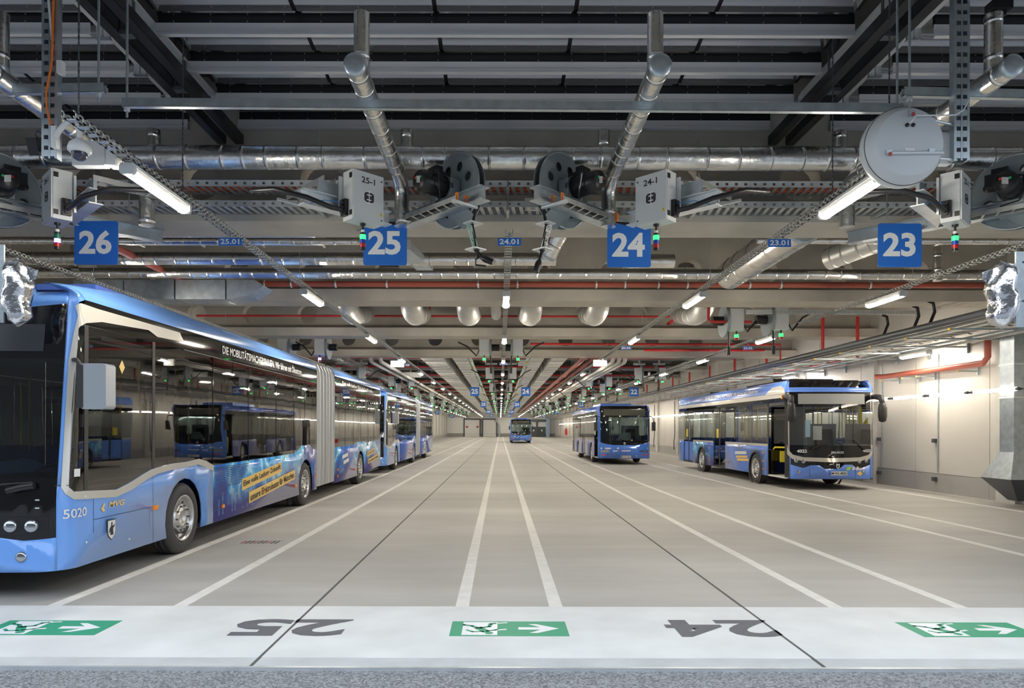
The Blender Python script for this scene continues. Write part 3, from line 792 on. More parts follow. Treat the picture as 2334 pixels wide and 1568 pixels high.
# exhaust duct on the right wall
t = thing('exhaust_duct', 'galvanised exhaust duct with flared hood on the right wall', 'duct', (11.64, 15.50, 0))
for i, (z0, z1) in enumerate(((1.22,2.45), (2.47,3.2), (3.22,3.95))):
    MB().bb(-.14, .20, -.22, .22, z0, z1).build('duct_section', M_galv, t)
    MB().bb(-.16, .21, -.24, .24, z1-.015, z1+.02).build('flange', M_galvlight, t)
def frus(m, a, b):
    (x0,x1,y0,y1,z0),(X0,X1,Y0_,Y1_,Z1) = a, b
    m.add([(x0,y0,z0),(x1,y0,z0),(x1,y1,z0),(x0,y1,z0),(X0,Y0_,Z1),(X1,Y0_,Z1),(X1,Y1_,Z1),(X0,Y1_,Z1)], [(0,3,2,1),(4,5,6,7),(0,1,5,4),(1,2,6,5),(2,3,7,6),(3,0,4,7)])
    return m
frus(MB(), (-.38,.22,-.45,.5,.62), (-.14,.20,-.22,.22,1.22)).build('hood_upper', M_galv, t)
frus(MB(), (.0,.22,-.15,.15,.12), (-.38,.22,-.45,.5,.62)).build('hood_lower', M_darkgrey, t)
# wall cable conduits with boxes
for y, tag_ in ((18.78, 'between the brown pipe and the hood'), (21.55, 'just behind the battery bus')):
    t = thing('wall_conduit', 'vertical conduit with two socket boxes, %s' % tag_, 'conduit', (XR-.06, y, 0), 0, 'vertical conduits on the right wall')
    MB().cyl((0,0,.55), (0,0,3.8), .018, 6).build('conduit_tube', M_galv, t)
    for z in (.36, 1.42): MB().box((-.03, .10, z), (.08,.13,.11)).build('socket_box', M_darkgrey, t)
for i in range(6):
    t = thing('wall_conduit', 'thin bent cable on the far right wall behind the blue city bus', 'conduit', (XR-.35, 27.95+6*i, 0), 0, 'bent cables on the far right columns')
    MB().tube([(0,0,3.6),(0,0,1.3),(-.08,-.1,.9),(-.08,-.1,.35)], .03, 6).build('cable_tube', M_darkgrey, t)
t = thing('fire_extinguisher', 'red fire extinguisher on the far right wall', 'extinguisher', (11.4, 118, .7))
MB().cyl((0,0,0), (0,0,1.0), .22, 12).build('bottle', M_redbright, t); MB().cyl((0,0,1.0), (0,0,1.2), .08, 8).build('valve', M_black, t); MB().bb(0,.60,.1,.14,.5,.56).build('wall_hook', M_galv, t)
t = thing('dark_post', 'dark upright charging post by the far right wall', 'post', (11.2, 70, 0))
MB().bb(-.3,.3,-.2,.2,0,1.9).build('post_body', M_black, t); MB().bb(-.4,.4,-.25,.25,1.9,2.6).build('post_head', M_darkgrey, t)
t = thing('red_hose_box', 'small red box on the floor by the far right wall', 'box', (11.2, 82, 0))
MB().bb(-.35,.35,-.2,.2,0,.45).build('box_body', M_redbright, t); MB().bb(-.1,.1,-.22,-.2,.2,.3).build('latch', M_black, t)
# ================================================================== CHARGING REELS
TH = math.radians(44); CU, SU = math.cos(TH), math.sin(TH)
def wheel_plate():
    hs = [circ(.30*math.cos(a), .30*math.sin(a), .062, 14) for a in [PI/8+PI/4*i for i in range(8)]]+[circ(0,0,.05,12)]
    return curve_plate('reel_flange', circ(0,0,.48,48), hs, .012)
WP = wheel_plate(); WP.materials.clear(); WP.materials.append(M_reel)
def charger(cx, m, num, lit, desc):
    """m=+1: unit right of the lane-pair centre cx, m=-1: mirrored"""
    bx, by = 1.885, 8.2
    org = Vector((cx+m*bx, by, 4.25))
    def F(u, v, z): return Vector((m*(-CU*u+SU*v), SU*u+CU*v, z-4.25))
    def bx3(mb, u0, u1, v0, v1, z0, z1):
        vs = [F(u,v,z) for z in (z0,z1) for u,v in ((u0,v0),(u1,v0),(u1,v1),(u0,v1))]
        return mb.add(vs, [(0,3,2,1),(4,5,6,7),(0,1,5,4),(1,2,6,5),(2,3,7,6),(3,0,4,7)])
    # control box
    t = thing('control_box', 'grey control box %s with beacon below, %s' % (num, desc), 'control box', org, 0, 'control boxes of the charging reels')
    w = .44
    bx3(MB(), 0, w, .015, .22, 4.25, 4.85).build('enclosure', M_box, t)
    bx3(MB(), .004, w-.004, -.004, .012, 4.255, 4.845).build('box_door', M_box, t)
    ux = (lambda a: a) if m < 0 else (lambda a: w-a)
    fr = lambda a, b: F(ux(a), -.006, b)
    mb = MB(); add_text(mb, num, fr, .12, .31, 4.71, 4.785, .02); mb.build('number_label', M_ink, t)
    c0, z0 = .225, 4.545
    MB().add([F(ux(a), -.006, b) for a,b in [(c0+.10*math.cos(q)*.82, z0+.078*math.sin(q)) for q in [2*PI*i/28 for i in range(28)]]], [tuple(range(28))]).build('logo_ring', M_sign, t)
    mb = MB()
    def pl(pts, off=-.008): mb.add([F(ux(c0+a), off, z0+b) for a,b in pts], [tuple(range(len(pts)))])
    for s in (-1, 1):
        pl([(s*.006,-.062),(s*.036,-.062),(s*.060,-.05),(s*.070,-.03),(s*.070,.03),(s*.060,.05),(s*.036,.062),(s*.006,.062),(s*.006,.036),(s*.034,.036),(s*.034,.022),(s*.006,.022),(s*.006,-.022),(s*.034,-.022),(s*.034,-.036),(s*.006,-.036)])
    mb.build('logo', M_ink, t)
    MB().add([fr(.37,4.35),fr(.425,4.35),fr(.3975,4.405)], [(0,1,2)]).build('warning_triangle', M_yellow, t)
    MB().add([F(ux(a),-.008,b) for a,b in ((.396,4.355),(.401,4.355),(.396,4.372),(.404,4.374),(.399,4.392),(.394,4.372))], [(0,1,2,3,4,5)]).build('warning_bolt', M_ink, t)
    for z in (4.30, 4.78): MB().cyl(F(.405,-.004,z), F(.405,-.012,z), .010, 10).build('door_lock', M_darkgrey, t)
    for z in (4.30, 4.75): bx3(MB(), -.008, 0, .02, .07, z, z+.06).build('hinge', M_black, t)
    bx3(MB(), -.05, 0, .10, .20, 4.30, 4.50).build('plug_socket', M_black, t)
    for z in (4.35, 4.40, 4.46): MB().cyl(F(-.05,.15,z), F(-.075,.15,z), .03, 10).build('socket_ring', M_blackplas, t)
    bx3(MB(), -.05, w+.02, .225, .25, 4.35, 4.80).build('back_plate', M_galvlight, t)
    # beacon
    b = thing('signal_beacon', 'signal beacon under control box %s, %s segment lit' % (num, lit), 'beacon', Vector((cx+m*bx,by,0))+F(.21,.11,4.25+4.25), 0, 'signal beacons under the control boxes')
    z = 4.25-4.25
    def seg(name, z0, z1, r, mt): MB().cyl((0,0,z1), (0,0,z0), r, 14).build(name, mt, b)
    seg('mount_flange', -.025, 0, .035, M_black); seg('stem', -.08, -.025, .013, M_black); seg('collar', -.115, -.08, .022, M_white)
    seg('top_cap', -.14, -.115, .035, M_black)
    seg('green_lens', -.195, -.14, .037, M_ledgreen if lit == 'green' else M_ledgreen_off)
    seg('blue_lens', -.245, -.197, .035, M_ledblue if lit == 'blue' else M_ledblue_off)
    seg('red_lens', -.295, -.247, .035, M_ledred_off); seg('bottom_cap', -.325, -.295, .035, M_black)
    # reel with frame
    r = thing('cable_reel', 'cable reel with black motor and %s arm, beside control box %s' % ('white' if m > 0 else 'pale green', num), 'cable reel', org, 0, 'charging cable reels')
    U0, V0, Z0 = 1.33, -.30, 4.83
    ax = (F(1,0,4.25)-F(0,0,4.25)).normalized(); vx = (F(0,1,4.25)-F(0,0,4.25)).normalized()
    R = Matrix((vx, Vector((0,0,1)), ax)).transposed().to_4x4()
    for q in (0, .11):
        o = bpy.data.objects.new('reel_flange', WP); COL.objects.link(o); o.parent = r
        o.matrix_local = Matrix.Translation(F(U0+q, V0, Z0)) @ R
    MB().lathe([(.44,-.0),(.44,.11)], F(U0,V0,Z0), ax, 40).build('cable_drum', M_blackplas, r)
    MB().lathe([(.47,-.008),(.49,-.008),(.49,.012),(.47,.012)], F(U0,V0,Z0), ax, 40, closed=True).build('rim', M_galv, r)
    mb = MB(); mb.lathe([(0,0),(.12,0),(.134,.02),(.134,.38),(.115,.40),(.0,.40)], F(.753,V0,Z0-.01), ax, 24)
    mb.build('motor', M_black, r)
    MB().lathe([(.138,.385),(.155,.385),(.155,.44),(.138,.44)], F(.753,V0,Z0-.01), ax, 24, closed=True).build('motor_flange', M_darkgrey, r)
    bx3(MB(), 1.0, 1.25, V0-.02, V0+.26, 4.86, 5.02).build('gearbox', M_blackplas, r)
    bx3(MB(), 1.15, 1.30, V0-.15, V0+.15, 4.69, 4.92).build('motor_bracket', M_galv, r)
    bx3(MB(), 1.06, 1.16, V0+.02, V0+.20, 5.0, 5.10).build('junction_box', M_black, r)
    mb = MB(); u = .748
    for dv, dz, k in ((0,0,0),): mb.add([F(u, V0-.035, Z0-.055), F(u, V0+.035, Z0-.035), F(u, V0+.035, Z0+.05), F(u, V0-.035, Z0+.03)], [(0,1,2,3)])
    mb.build('type_label', M_galvlight, r)
    MB().cyl(F(u+.004, V0+.05, Z0+.03), F(u-.004, V0+.05, Z0+.03), .016, 8).build('red_plug', M_ledred_off if m>0 else mat('red_dot', (.85,.06,.03), .4), r)
    MB().cyl(F(u+.004, V0-.05, Z0+.02), F(u-.004, V0-.05, Z0+.02), .016, 8).build('green_plug', mat('green_dot', (.02,.5,.2), .4), r)
    for k in range(3):
        MB().tube([F(1.0-.05*k,V0-.05,4.95-.03*k), F(.9,V0-.16-.03*k,4.9), F(.95,V0-.17,4.7+.02*k), F(1.02,V0-.1,4.62), F(1.05,V0+.1,4.6)], .009, 6).build('control_cable', M_white if k == 1 and m > 0 else M_black, r)
    # support beams (I profile) and ladder trays
    MB().hbeam(F(1.21,-1.03,4.59), F(1.21,1.70,4.59), .16, .16).build('support_beam', M_galv, r)
    MB().hbeam(F(-.5,.34,4.47), F(.75,.34,4.47), .15, .17).build('support_beam', M_galvlight, r)
    for uu in (.96, 1.12):
        bx3(MB(), uu-.004, uu+.004, -.78, .35, 4.50, 4.56).build('tray_rail', M_tray, r)
    mb = MB()
    for i in range(7):
        v = -.70+.16*i; mb.add([F(.96,v,4.505),F(1.12,v+.06,4.505),F(1.12,v+.09,4.505),F(.96,v+.03,4.505)], [(0,1,2,3)])
    mb.build('tray_rungs', M_tray, r, kind='stuff')
    bx3(MB(), .90, 1.30, -.80, -.76, 4.47, 4.50).build('tray_end_bar', M_galvlight, r)
    for k, (uu, vv) in enumerate(((.98,-.77),(1.13,-.77),(.94,.33))): bx3(MB(), uu-.012, uu+.012, vv-.02, vv+.02, 4.49, 4.60).build('orange_clip', M_orange, r)
    for k in range(3): MB().tube([F(1.0+.03*k,-.7,4.53), F(1.02+.03*k,0,4.53), F(1.0,.4,4.50), F(.75,.42,4.40+.02*k), F(.45,.30,4.33)], .011, 6).build('feed_cable', M_black, r)
    # outer ladder tray
    for uu in (-.16, .0):
        bx3(MB(), uu-.004, uu+.004, .40, 1.38, 4.76, 4.83).build('tray_rail', M_tray, r)
    mb = MB()
    for i in range(6):
        v = .45+.15*i; bx3(mb, -.16, .0, v, v+.03, 4.765, 4.775)
    mb.build('tray_rungs', M_tray, r, kind='stuff')
    bx3(MB(), -.30, .1, 1.34, 1.38, 4.72, 4.75).build('tray_end_bar', M_galvlight, r)
    bx3(MB(), -.25, .05, .38, .42, 4.55, 4.76).build('bracket_plate', M_galv, r)
    # sheathed cable to the socket
    MB().tube([F(-.05,.15,4.37), F(-.2,.16,4.37), F(-.5,.2,4.43), F(-.8,.4,4.50), F(-.9,.8,4.56)], .03, 10).build('sheathed_cable', M_black, r)
    MB().tube([F(-.05,.16,4.46), F(-.25,.22,4.46), F(-.42,.33,4.40)], .005, 5).build('blue_wire', mat('wire_blue', (.03,.3,.8), .4), r)
    # arm below the wheel
    G = lambda a, b, q: F(q, a, b)
    MB().prism([(-.22,4.80),(-.10,4.62),(-.30,4.42),(-.55,4.26),(-.67,4.27),(-.72,4.42),(-.50,4.62),(-.40,4.80)], G, U0-.045, U0-.03).build('gusset_plate', M_reel, r)
    armc = M_white if m > 0 else mat('pale_green_metal', (.45,.66,.60), .4, .3)
    a0, a1 = (-.655,4.29), (-.775,3.98)
    mb = MB(); n = 4
    def bar(p, q, w):
        L = math.hypot(q[0]-p[0], q[1]-p[1]); nx, ny = -(q[1]-p[1])/L*w/2, (q[0]-p[0])/L*w/2
        mb.prism([(p[0]+nx,p[1]+ny),(p[0]-nx,p[1]-ny),(q[0]-nx,q[1]-ny),(q[0]+nx,q[1]+ny)], G, U0-.05, U0-.04)
    hw = .045
    Lp = [(a0[0]-hw+(a1[0]-a0[0])*i/n, a0[1]+(a1[1]-a0[1])*i/n-hw*.35) for i in range(n+1)]
    Rp = [(a0[0]+hw+(a1[0]-a0[0])*i/n, a0[1]+(a1[1]-a0[1])*i/n+hw*.35) for i in range(n+1)]
    bar(Lp[0], Lp[-1], .014); bar(Rp[0], Rp[-1], .014)
    for i in range(n+1): bar(Lp[i], Rp[i], .012)
    for i in range(n): bar(Rp[i], Lp[i+1], .010)
    mb.build('lattice_arm', armc, r)
    bx3(MB(), U0-.14, U0+.06, -.86, -.68, 3.955, 3.97).build('arm_plate', M_galvlight, r)
    bx3(MB(), U0-.12, U0+.08, -.78, -.62, 4.30, 4.315).build('arm_plate', M_galvlight, r)
    path = [F(U0+.05, V0+.46*math.cos(q), Z0+.46*math.sin(q)) for q in [PI*.5+PI*.09*i for i in range(7)]]+[F(U0,-.74,4.55), F(U0-.03,-.70,4.28), F(U0-.04,-.76,4.1), F(U0-.05,-.80,3.93), F(U0-.05,-.83,3.86)]
    MB().tube(path, .017, 8).build('charging_cable', M_black, r)
    # plug
    p = thing('charging_plug', 'black charging plug hanging from the reel beside box %s' % num, 'plug', org+F(U0-.05,-.80,3.95), 0, 'black charging plugs')
    d = Vector((m*-.05, -.03, -.13)) if m < 0 else Vector((-.045, 0, -.14))
    MB().lathe([(.035,0),(.04,-.01),(.02,-.03)], (0,0,0), (0,0,1), 12).build('strain_relief', M_black, p)
    e = Vector((.06,-.02,-.10)) if m < 0 else Vector((-.03,-.01,-.12))
    MB().cyl((0,0,0), e, .02, 10).build('neck', M_black, p)
    f = e+(Vector((.15,-.04,-.07)) if m < 0 else Vector((-.05,-.03,-.16)))
    MB().tube([e, e+(f-e)*.3, e+(f-e)*.7, f], .04, 10, radii=[.022,.042,.042,.036]).build('plug_body', M_black, p)
    if m < 0: MB().tube([e+Vector((.0,0,.02)), e+Vector((-.07,0,-.02)), e+Vector((-.07,0,-.09)), e+Vector((.06,-.02,-.11))], .011, 8).build('grip_loop', M_black, p)
charger(.11, 1, '24-1', 'green', 'right of the middle')
charger(.11, -1, '25-1', 'green', 'left of the middle')
charger(-7.28, 1, '26-1', 'blue', 'at the left edge above the bus')
charger(7.42, -1, '23-1', 'green', 'at the right edge beside sign 23')

# simplified units deeper in the hall
def far_unit(x, y, lit, label, big=1.0):
    t = thing('far_reel_unit', label, 'cable reel', (x, y, 4.1), 0, 'reel units deep in the hall')
    s = 1 if x > 0 else -1
    MB().box((s*.1,0,.40), (.34,.22,.55)).build('control_box', M_box, t)
    MB().cyl((s*-.15,.25,.42), (s*-.08,.25,.42), .42, 24).build('reel', M_reel, t)
    MB().cyl((s*-.42,.25,.42), (s*-.15,.25,.42), .12, 12).build('motor', M_black, t)
    MB().bb(-.3,.3,-.07+.25,.07+.25,.86,.94).bb(-.04,.04,.2,.28,.90,1.098).build('support_beam', M_galvlight, t)
    MB().tube([(s*.27,-.05,.3),(s*.36,-.1,.1),(s*.7,.1,.45),(s*1.0,.2,.6)], .025, 6).build('sheathed_cable', M_black, t)
    MB().tube([(s*-.12,-.1,.1),(s*-.13,-.15,-.3)], .02, 6).build('charging_cable', M_black, t)
    MB().cyl((s*-.13,-.15,-.3), (s*-.14,-.17,-.5), .045, 8).build('plug', M_black, t)
    MB().cyl((s*.1,-.05,.12), (s*.1,-.05,.03), .02, 6).build('beacon_stem', M_black, t)
    MB().cyl((s*.1,-.05,.03), (s*.1,-.05,-.05), .052*big, 10).build('lit_lens', M_ledgreen if lit == 'green' else M_ledblue, t)
    MB().cyl((s*.1,-.05,-.05), (s*.1,-.05,-.11), .045, 10).build('red_lens', M_ledred_off, t)
    return t
u0 = far_unit(.5, 23.3, 'green', 'green lit reel unit right of the middle lamp row')
dup(u0, (5.9, 17.4, 4.1), 'green lit reel unit below the second beam at the right, left of two')
dup(u0, (6.95, 17.2, 4.1), 'reel unit behind the far right lamp tray, right one of two')
u1 = far_unit(-.45, 23.3, 'green', 'green lit reel unit left of the middle lamp row')
u2 = far_unit(-6.05, 23.3, 'blue', 'blue lit reel unit above the articulated bus roof')
dup(u1, (-7.3, 23.3, 4.1), 'reel unit left of the blue lit one, above the bus roof')
for o_ in list(COL.objects):
    if o_.name.startswith('far_reel_unit'): MB().bb(-.035, .035, .21, .27, .94, 2.9).build('hanger_post', M_galvlight, o_)
for k_ in (u0, u1): KIDS[k_.name] = [c for c in KIDS[k_.name] if not c.name.startswith('hanger_post')]
for i in range(7):
    y = 34.15+12*i
    for c, nm in ((-7.5, 'left'), (.04, 'middle'), (7.5, 'right')):
        for s, u in ((-1, u1), (1, u0)):
            dup(u, (c+s*.5, y, 4.1), 'small far green lit reel unit, %s group, %s one' % (nm, 'left' if s < 0 else 'right'))
            if c != .04: dup(u, (c+s*.5-math.copysign(1.7,c), y+6, 4.1), 'small far green lit reel unit of the inner %s group, %s one' % (nm, 'left' if s < 0 else 'right'))
for i, (x, y, w) in enumerate(((1.3, 31, 1.0), (5.2, 42, 1.2), (-4.9, 38, 1.0), (4.6, 60, 1.2), (-.3, 66, 1.0), (8.3, 38, 1.1))):
    MB().box((x, y, 4.72), (w, .06, .28)).build('hanging_board', M_white, label='small blank white board hanging deep in the hall, %s' % ('right of label 24.02' if i == 0 else 'one of several far ones'), cat='panel', group='far blank boards')
for i, (x, y) in enumerate(((-3.95, 26.2), (3.75, 25.7))):
    t = thing('junction_box', 'pale junction box by the %s lamp tray under the fourth beam' % ('left' if x < 0 else 'right'), 'box', (x, y, 4.2))
    MB().box((0,0,0), (.5,.15,.24)).build('box_body', M_white, t); MB().box((0,-.08,0), (.42,.01,.18)).build('box_lid', M_box, t)

# ================================================================== LEFT COLUMN WITH CAMERA, RIGHT COLUMN WITH MIRROR
def column(x, y, label):
    t = thing('perforated_column', label, 'post', (x, y, 4.27), 0, 'perforated hanging columns')
    m = MB()
    for s in (-1, 1):
        m.bb(s*.062-.003, s*.062+.003, -.04, .04, 0, 2.6)
        for i in range(26): m.box((s*.035, -.042, .05+.1*i), (.05,.004,.06))
        m.bb(s*.062-.012, s*.062+.012, -.045, -.04, 0, 2.6)
    m.bb(-.008, .008, -.045, -.040, 0, 2.6)
    m.bb(-.06, .06, .036, .040, 0, 2.6)
    m.build('column_profile', M_galv, t)
    return t
cl = column(-4.27, 6.5, 'perforated steel column at the upper left with cables and dome camera')
cr = column(4.36, 6.5, 'perforated steel column at the upper right carrying the round mirror')
MB().tube([(-.03,-.06,2.5),(-.02,-.06,1.7),(.02,-.06,1.3),(.04,-.06,1.1)], .012, 6).build('grey_cable', M_white, cl)
MB().tube([(.04,-.06,2.5),(.05,-.06,1.6),(.04,-.07,.9),(.0,-.09,.6),(.0,-.08,.45),(.03,-.07,.30)], .010, 6).build('orange_cable', M_orange, cl)
MB().box((.10,-.03,.86), (.05,.06,.12)).build('small_white_box', M_white, cl)
t = thing('dome_camera', 'white dome security camera on a curved arm at the upper left', 'camera', (-4.19, 6.42, 4.40))
MB().box((0,0,.05), (.05,.06,.20)).build('wall_mount', M_white, t)
P = bend((.02,-.02,.05), (.18,-.05,.17), (.09,-.04,.17), 4)+bend((.18,-.05,.17), (.26,-.05,.02), (.27,-.05,.15), 4)
MB().tube(P, .024, 12).build('arm', M_white, t)
MB().lathe([(.03,.02),(.05,.0),(.085,-.03),(.10,-.07),(.10,-.10),(.085,-.115),(.0,-.115)], (.26,-.05,0), (0,0,1), 24).build('camera_body', M_white, t)
MB().lathe([(.068,-.115),(.066,-.14),(.05,-.17),(.025,-.185),(0,-.188)], (.26,-.05,0), (0,0,1), 20).build('dome_glass', mat('dome_glass', (.10,.10,.13), .06, .6), t)
t = thing('camera_power_box', 'white flat box behind the dome camera', 'box', (-4.0, 6.75, 4.40))
MB().box((-.05,0,.02), (.32,.10,.24)).build('box_body', M_white, t); MB().box((.18,0,.01), (.09,.14,.22)).build('side_cover', M_white, t)
t = thing('floodlight', 'black floodlight on the left column beside the camera', 'lamp', (-4.45, 6.55, 4.42))
MB().box((0,0,0), (.10,.14,.16), R=Matrix.Rotation(.4,3,'X')).build('lamp_head', M_black, t); MB().bb(.04,.13,-.02,.02,-.06,-.04).build('bracket', M_black, t)
MB().tube([(0,.05,.08),(-.05,.05,.13),(-.03,.05,.17),(.05,.05,.13)], .006, 5).build('cable', M_black, t)
# round traffic mirror seen from behind
t = thing('round_mirror', 'round grey back of a traffic mirror at the upper right', 'mirror', (3.81, 6.4, 4.40))
ax = Vector((-.02,-1,-.02)).normalized()
MB().lathe([(0,.045),(.30,.045),(.31,.04),(.33,.0),(.355,-.03),(.375,-.08),(.37,-.15),(.33,-.17),(0,-.17)], (0,0,0), ax, 56).build('mirror_shell', M_box, t)
MB().lathe([(.36,-.052),(.372,-.06),(.362,-.066)], (0,0,0), ax, 56).build('seam_ring', M_darkgrey, t)
sx = ax.cross(Vector((0,0,1))).normalized(); sz = sx.cross(ax).normalized()
if sx.x < 0: sx = -sx
if sz.z < 0: sz = -sz
f = lambda a, b, d=.06: sx*a+sz*b+ax*d
m = MB(); m.cyl(f(-.22,-.105), f(.30,-.105), .014, 6).build('cross_bar', M_galvlight, t)
MB().box(f(-.20,-.10,.055), (.05,.03,.04)).build('clamp', M_galv, t); MB().box(f(.19,-.09,.055), (.05,.03,.04)).build('clamp', M_galv, t)
MB().box(f(.0,.26,.06), (.05,.04,.05)).build('clamp', M_galv, t); MB().box(f(.005,.24,.085), (.02,.02,.03)).build('red_clip', M_red, t)
MB().box(f(-.20,-.125,.085), (.02,.02,.03)).build('red_clip', M_red, t)
for a in (0,.055): MB().lathe([(0,.055),(.018,.055),(.018,.045)], f(-.0+a-.03,.155,0), ax, 10).build('rubber_foot', M_black, t)
MB().tube([f(-.02,.16,.07), f(.03,.23,.08), f(.10,.235,.07), f(.3,.24,.05), f(.42,.25,.04), f(.5,.30,.03), f(.56,.4,.0)], .007, 6).build('white_cable', M_white, t)
MB().box(f(-.0,-.07,.048), (.09,.002,.025)).build('type_label', M_white, t)
for b in (-.12, .24): MB().cyl(f(.2,b,-.02), Vector((.53,.10,b*.9)), .014, 6).build('mast_arm', M_galvlight, t)
t = thing('mirror_heater_box', 'white flat box beside the round mirror back', 'box', (4.24, 6.58, 4.42))
MB().box((0,0,0), (.16,.08,.30)).build('box_body', M_white, t); MB().box((.0,-.045,0), (.12,.01,.24)).build('box_lid', M_white, t)
t = thing('black_fitting', 'small black fitting at the top right edge of the picture', 'fitting', (5.25, 7.2, 6.18))
MB().box((0,0,0), (.22,.12,.08)).build('body', M_black, t); MB().cyl((-.05,0,-.04), (-.05,0,-.08), .04, 10).build('socket', M_black, t); MB().cyl((.05,0,-.04), (.05,0,-.09), .03, 10).build('socket', M_black, t)
# gate side posts with foil wrapped drives
for s, x, zt, zb_ in ((-1, -4.80, 3.466, 2.72), (1, 4.98, 3.42, 2.70)):
    t = thing('gate_post', 'pale blue galvanised post cut off by the %s edge of the picture' % ('left' if s < 0 else 'right'), 'post', (x, 6.5, 0), 0, 'galvanised gate posts at the picture edges')
    MB().bb(-.07 if s > 0 else -.5, .5 if s > 0 else .07, 0, .02, zb_, zt).build('face_plate', M_galv, t)
    MB().bb(s*.22-.06, s*.22+.06, .02, .12, zb_, 6.1).build('post_core', M_galv, t)
    for z in (2.95, 3.32): MB().cyl((-s*.0,-.004,z), (-s*.0,.0,z), .012, 8).build('bolt', M_darkgrey, t)
    t = thing('foil_wrapped_drive', 'crumpled foil wrapped drive beside the %s gate post' % ('left' if s < 0 else 'right'), 'wrapped motor', (x-s*.16, 6.56, 3.03))
    m = MB(); rng = random.Random(3+s); n, k = 20, 14; vs = []
    for i in range(k):
        zz = -.33+.64*i/(k-1); rr = .13*(1-abs(2*i/(k-1)-1)**3.2)**.5+.01
        for j in range(n):
            q = rr*(1+.16*(rng.random()-.5)); a = 2*PI*j/n
            vs.append((q*math.cos(a)*.9-s*.02*math.sin(i), q*math.sin(a), zz+.02*(rng.random()-.5)))
    m.add(vs, [(i*n+j, i*n+(j+1)%n, (i+1)*n+(j+1)%n, (i+1)*n+j) for i in range(k-1) for j in range(n)], True)
    m.add(vs[:n], [tuple(range(n))]); m.add(vs[-n:], [tuple(range(n))])
    m.build('foil_wrap', mat('bright_foil', (.8,.8,.82), .16, 1.0, bump=(14,.5,3)), t)
    MB().add([(-s*.10,-.02,.24),(-s*.21,-.02,.20),(-s*.18,0,.12),(-s*.10,0,.08)], [(0,1,2,3)]).build('loose_flap', MATS['bright_foil'], t)
# ================================================================== BUSES
M_busblue = mat('bus_blue', (.155,.36,.84), .22, coat=.6, spec=.5)
M_busblue2 = mat('bus_blue_deep', (.075,.17,.62), .24, coat=.6)
M_silver = mat('bus_silver', (.58,.56,.51), .33, .25, coat=.3)
M_bblack = mat('bus_black_glass', (.006,.006,.007), .05, spec=.7)
M_bgrey = mat('bus_dark_trim', (.03,.03,.032), .5)
M_tint = glassmat('tinted_glass', (.20,.185,.165), 1.15, .10, .12)
M_tint2 = glassmat('clear_glass', (.84,.87,.87), 1.0, .03, .05)
M_tint3 = glassmat('medium_glass', (.42,.42,.40), 1.2, .08, .08)
M_wind = glassmat('windscreen_glass', (.42,.54,.55), 1.0, .03, .04)
M_tyre = mat('tyre', (.05,.05,.053), .72, bump=(40,.15))
M_rim = mat('rim_steel', (.62,.62,.62), .32, .85, var=(9,.12))
M_seat = mat('seat_blue', (.03,.10,.42), .6)
M_intgrey = mat('interior_grey', (.30,.31,.33), .6)
M_intlight = mat('interior_light', (.62,.62,.60), .55)
M_headl = mat('headlight_glass', (.42,.44,.47), .12, .9)
M_amber = mat('amber_lens', (.9,.28,.03), .25)
M_plate = mat('number_plate', (.72,.73,.72), .4)
M_euro = mat('plate_blue', (.02,.10,.55), .4)
M_bellows = mat('bellows_fabric', (.46,.49,.52), .5)
M_display = mat('display_matrix', (.05,.056,.064), .35)
M_gold = mat('gold_sticker', (.80,.58,.20), .4)
def ad_mat(name, seed):
    m = bpy.data.materials.new(name); m.use_nodes = True
    nt = m.node_tree; b = nt.nodes['Principled BSDF']; b.inputs['Roughness'].default_value = .25; b.inputs['Coat Weight'].default_value = .5
    tc = nt.nodes.new('ShaderNodeTexCoord')
    mp = nt.nodes.new('ShaderNodeMapping'); mp.inputs['Location'].default_value = (seed, seed*.7, 0)
    nt.links.new(tc.outputs['Object'], mp.inputs[0])
    n0 = nt.nodes.new('ShaderNodeTexNoise'); n0.inputs['Scale'].default_value = .75; n0.inputs['Detail'].default_value = 4; n0.inputs['Roughness'].default_value = .55
    nt.links.new(mp.outputs[0], n0.inputs['Vector'])
    # vein = thin lines where noise crosses .5 (printed lightning)
    s1 = nt.nodes.new('ShaderNodeMath'); s1.operation = 'SUBTRACT'; s1.inputs[1].default_value = .52
    a1 = nt.nodes.new('ShaderNodeMath'); a1.operation = 'ABSOLUTE'
    nt.links.new(n0.outputs['Fac'], s1.inputs[0]); nt.links.new(s1.outputs[0], a1.inputs[0])
    r = nt.nodes.new('ShaderNodeValToRGB'); e = r.color_ramp.elements
    e[0].position = 0; e[0].color = (.55,.85,.98,1); e[1].position = .30; e[1].color = (.075,.085,.36,1)
    q = e.new(.018); q.color = (.12,.50,.90,1); q = e.new(.07); q.color = (.04,.20,.66,1); q = e.new(.15); q.color = (.055,.10,.45,1)
    nt.links.new(a1.outputs[0], r.inputs[0])
    # plain purple towards the skirt
    sx = nt.nodes.new('ShaderNodeSeparateXYZ'); nt.links.new(tc.outputs['Object'], sx.inputs[0])
    mr = nt.nodes.new('ShaderNodeMapRange'); mr.inputs[1].default_value = .45; mr.inputs[2].default_value = .85
    nt.links.new(sx.outputs[2], mr.inputs[0])
    mx = nt.nodes.new('ShaderNodeMix'); mx.data_type = 'RGBA'
    mx.inputs['A'].default_value = (.07,.07,.30,1)
    nt.links.new(mr.outputs[0], mx.inputs['Factor']); nt.links.new(r.outputs[0], mx.inputs['B'])
    nt.links.new(mx.outputs['Result'], b.inputs['Base Color'])
    MATS[name] = m
    return m
M_ad = ad_mat('printed_city_lightning', 2.3)

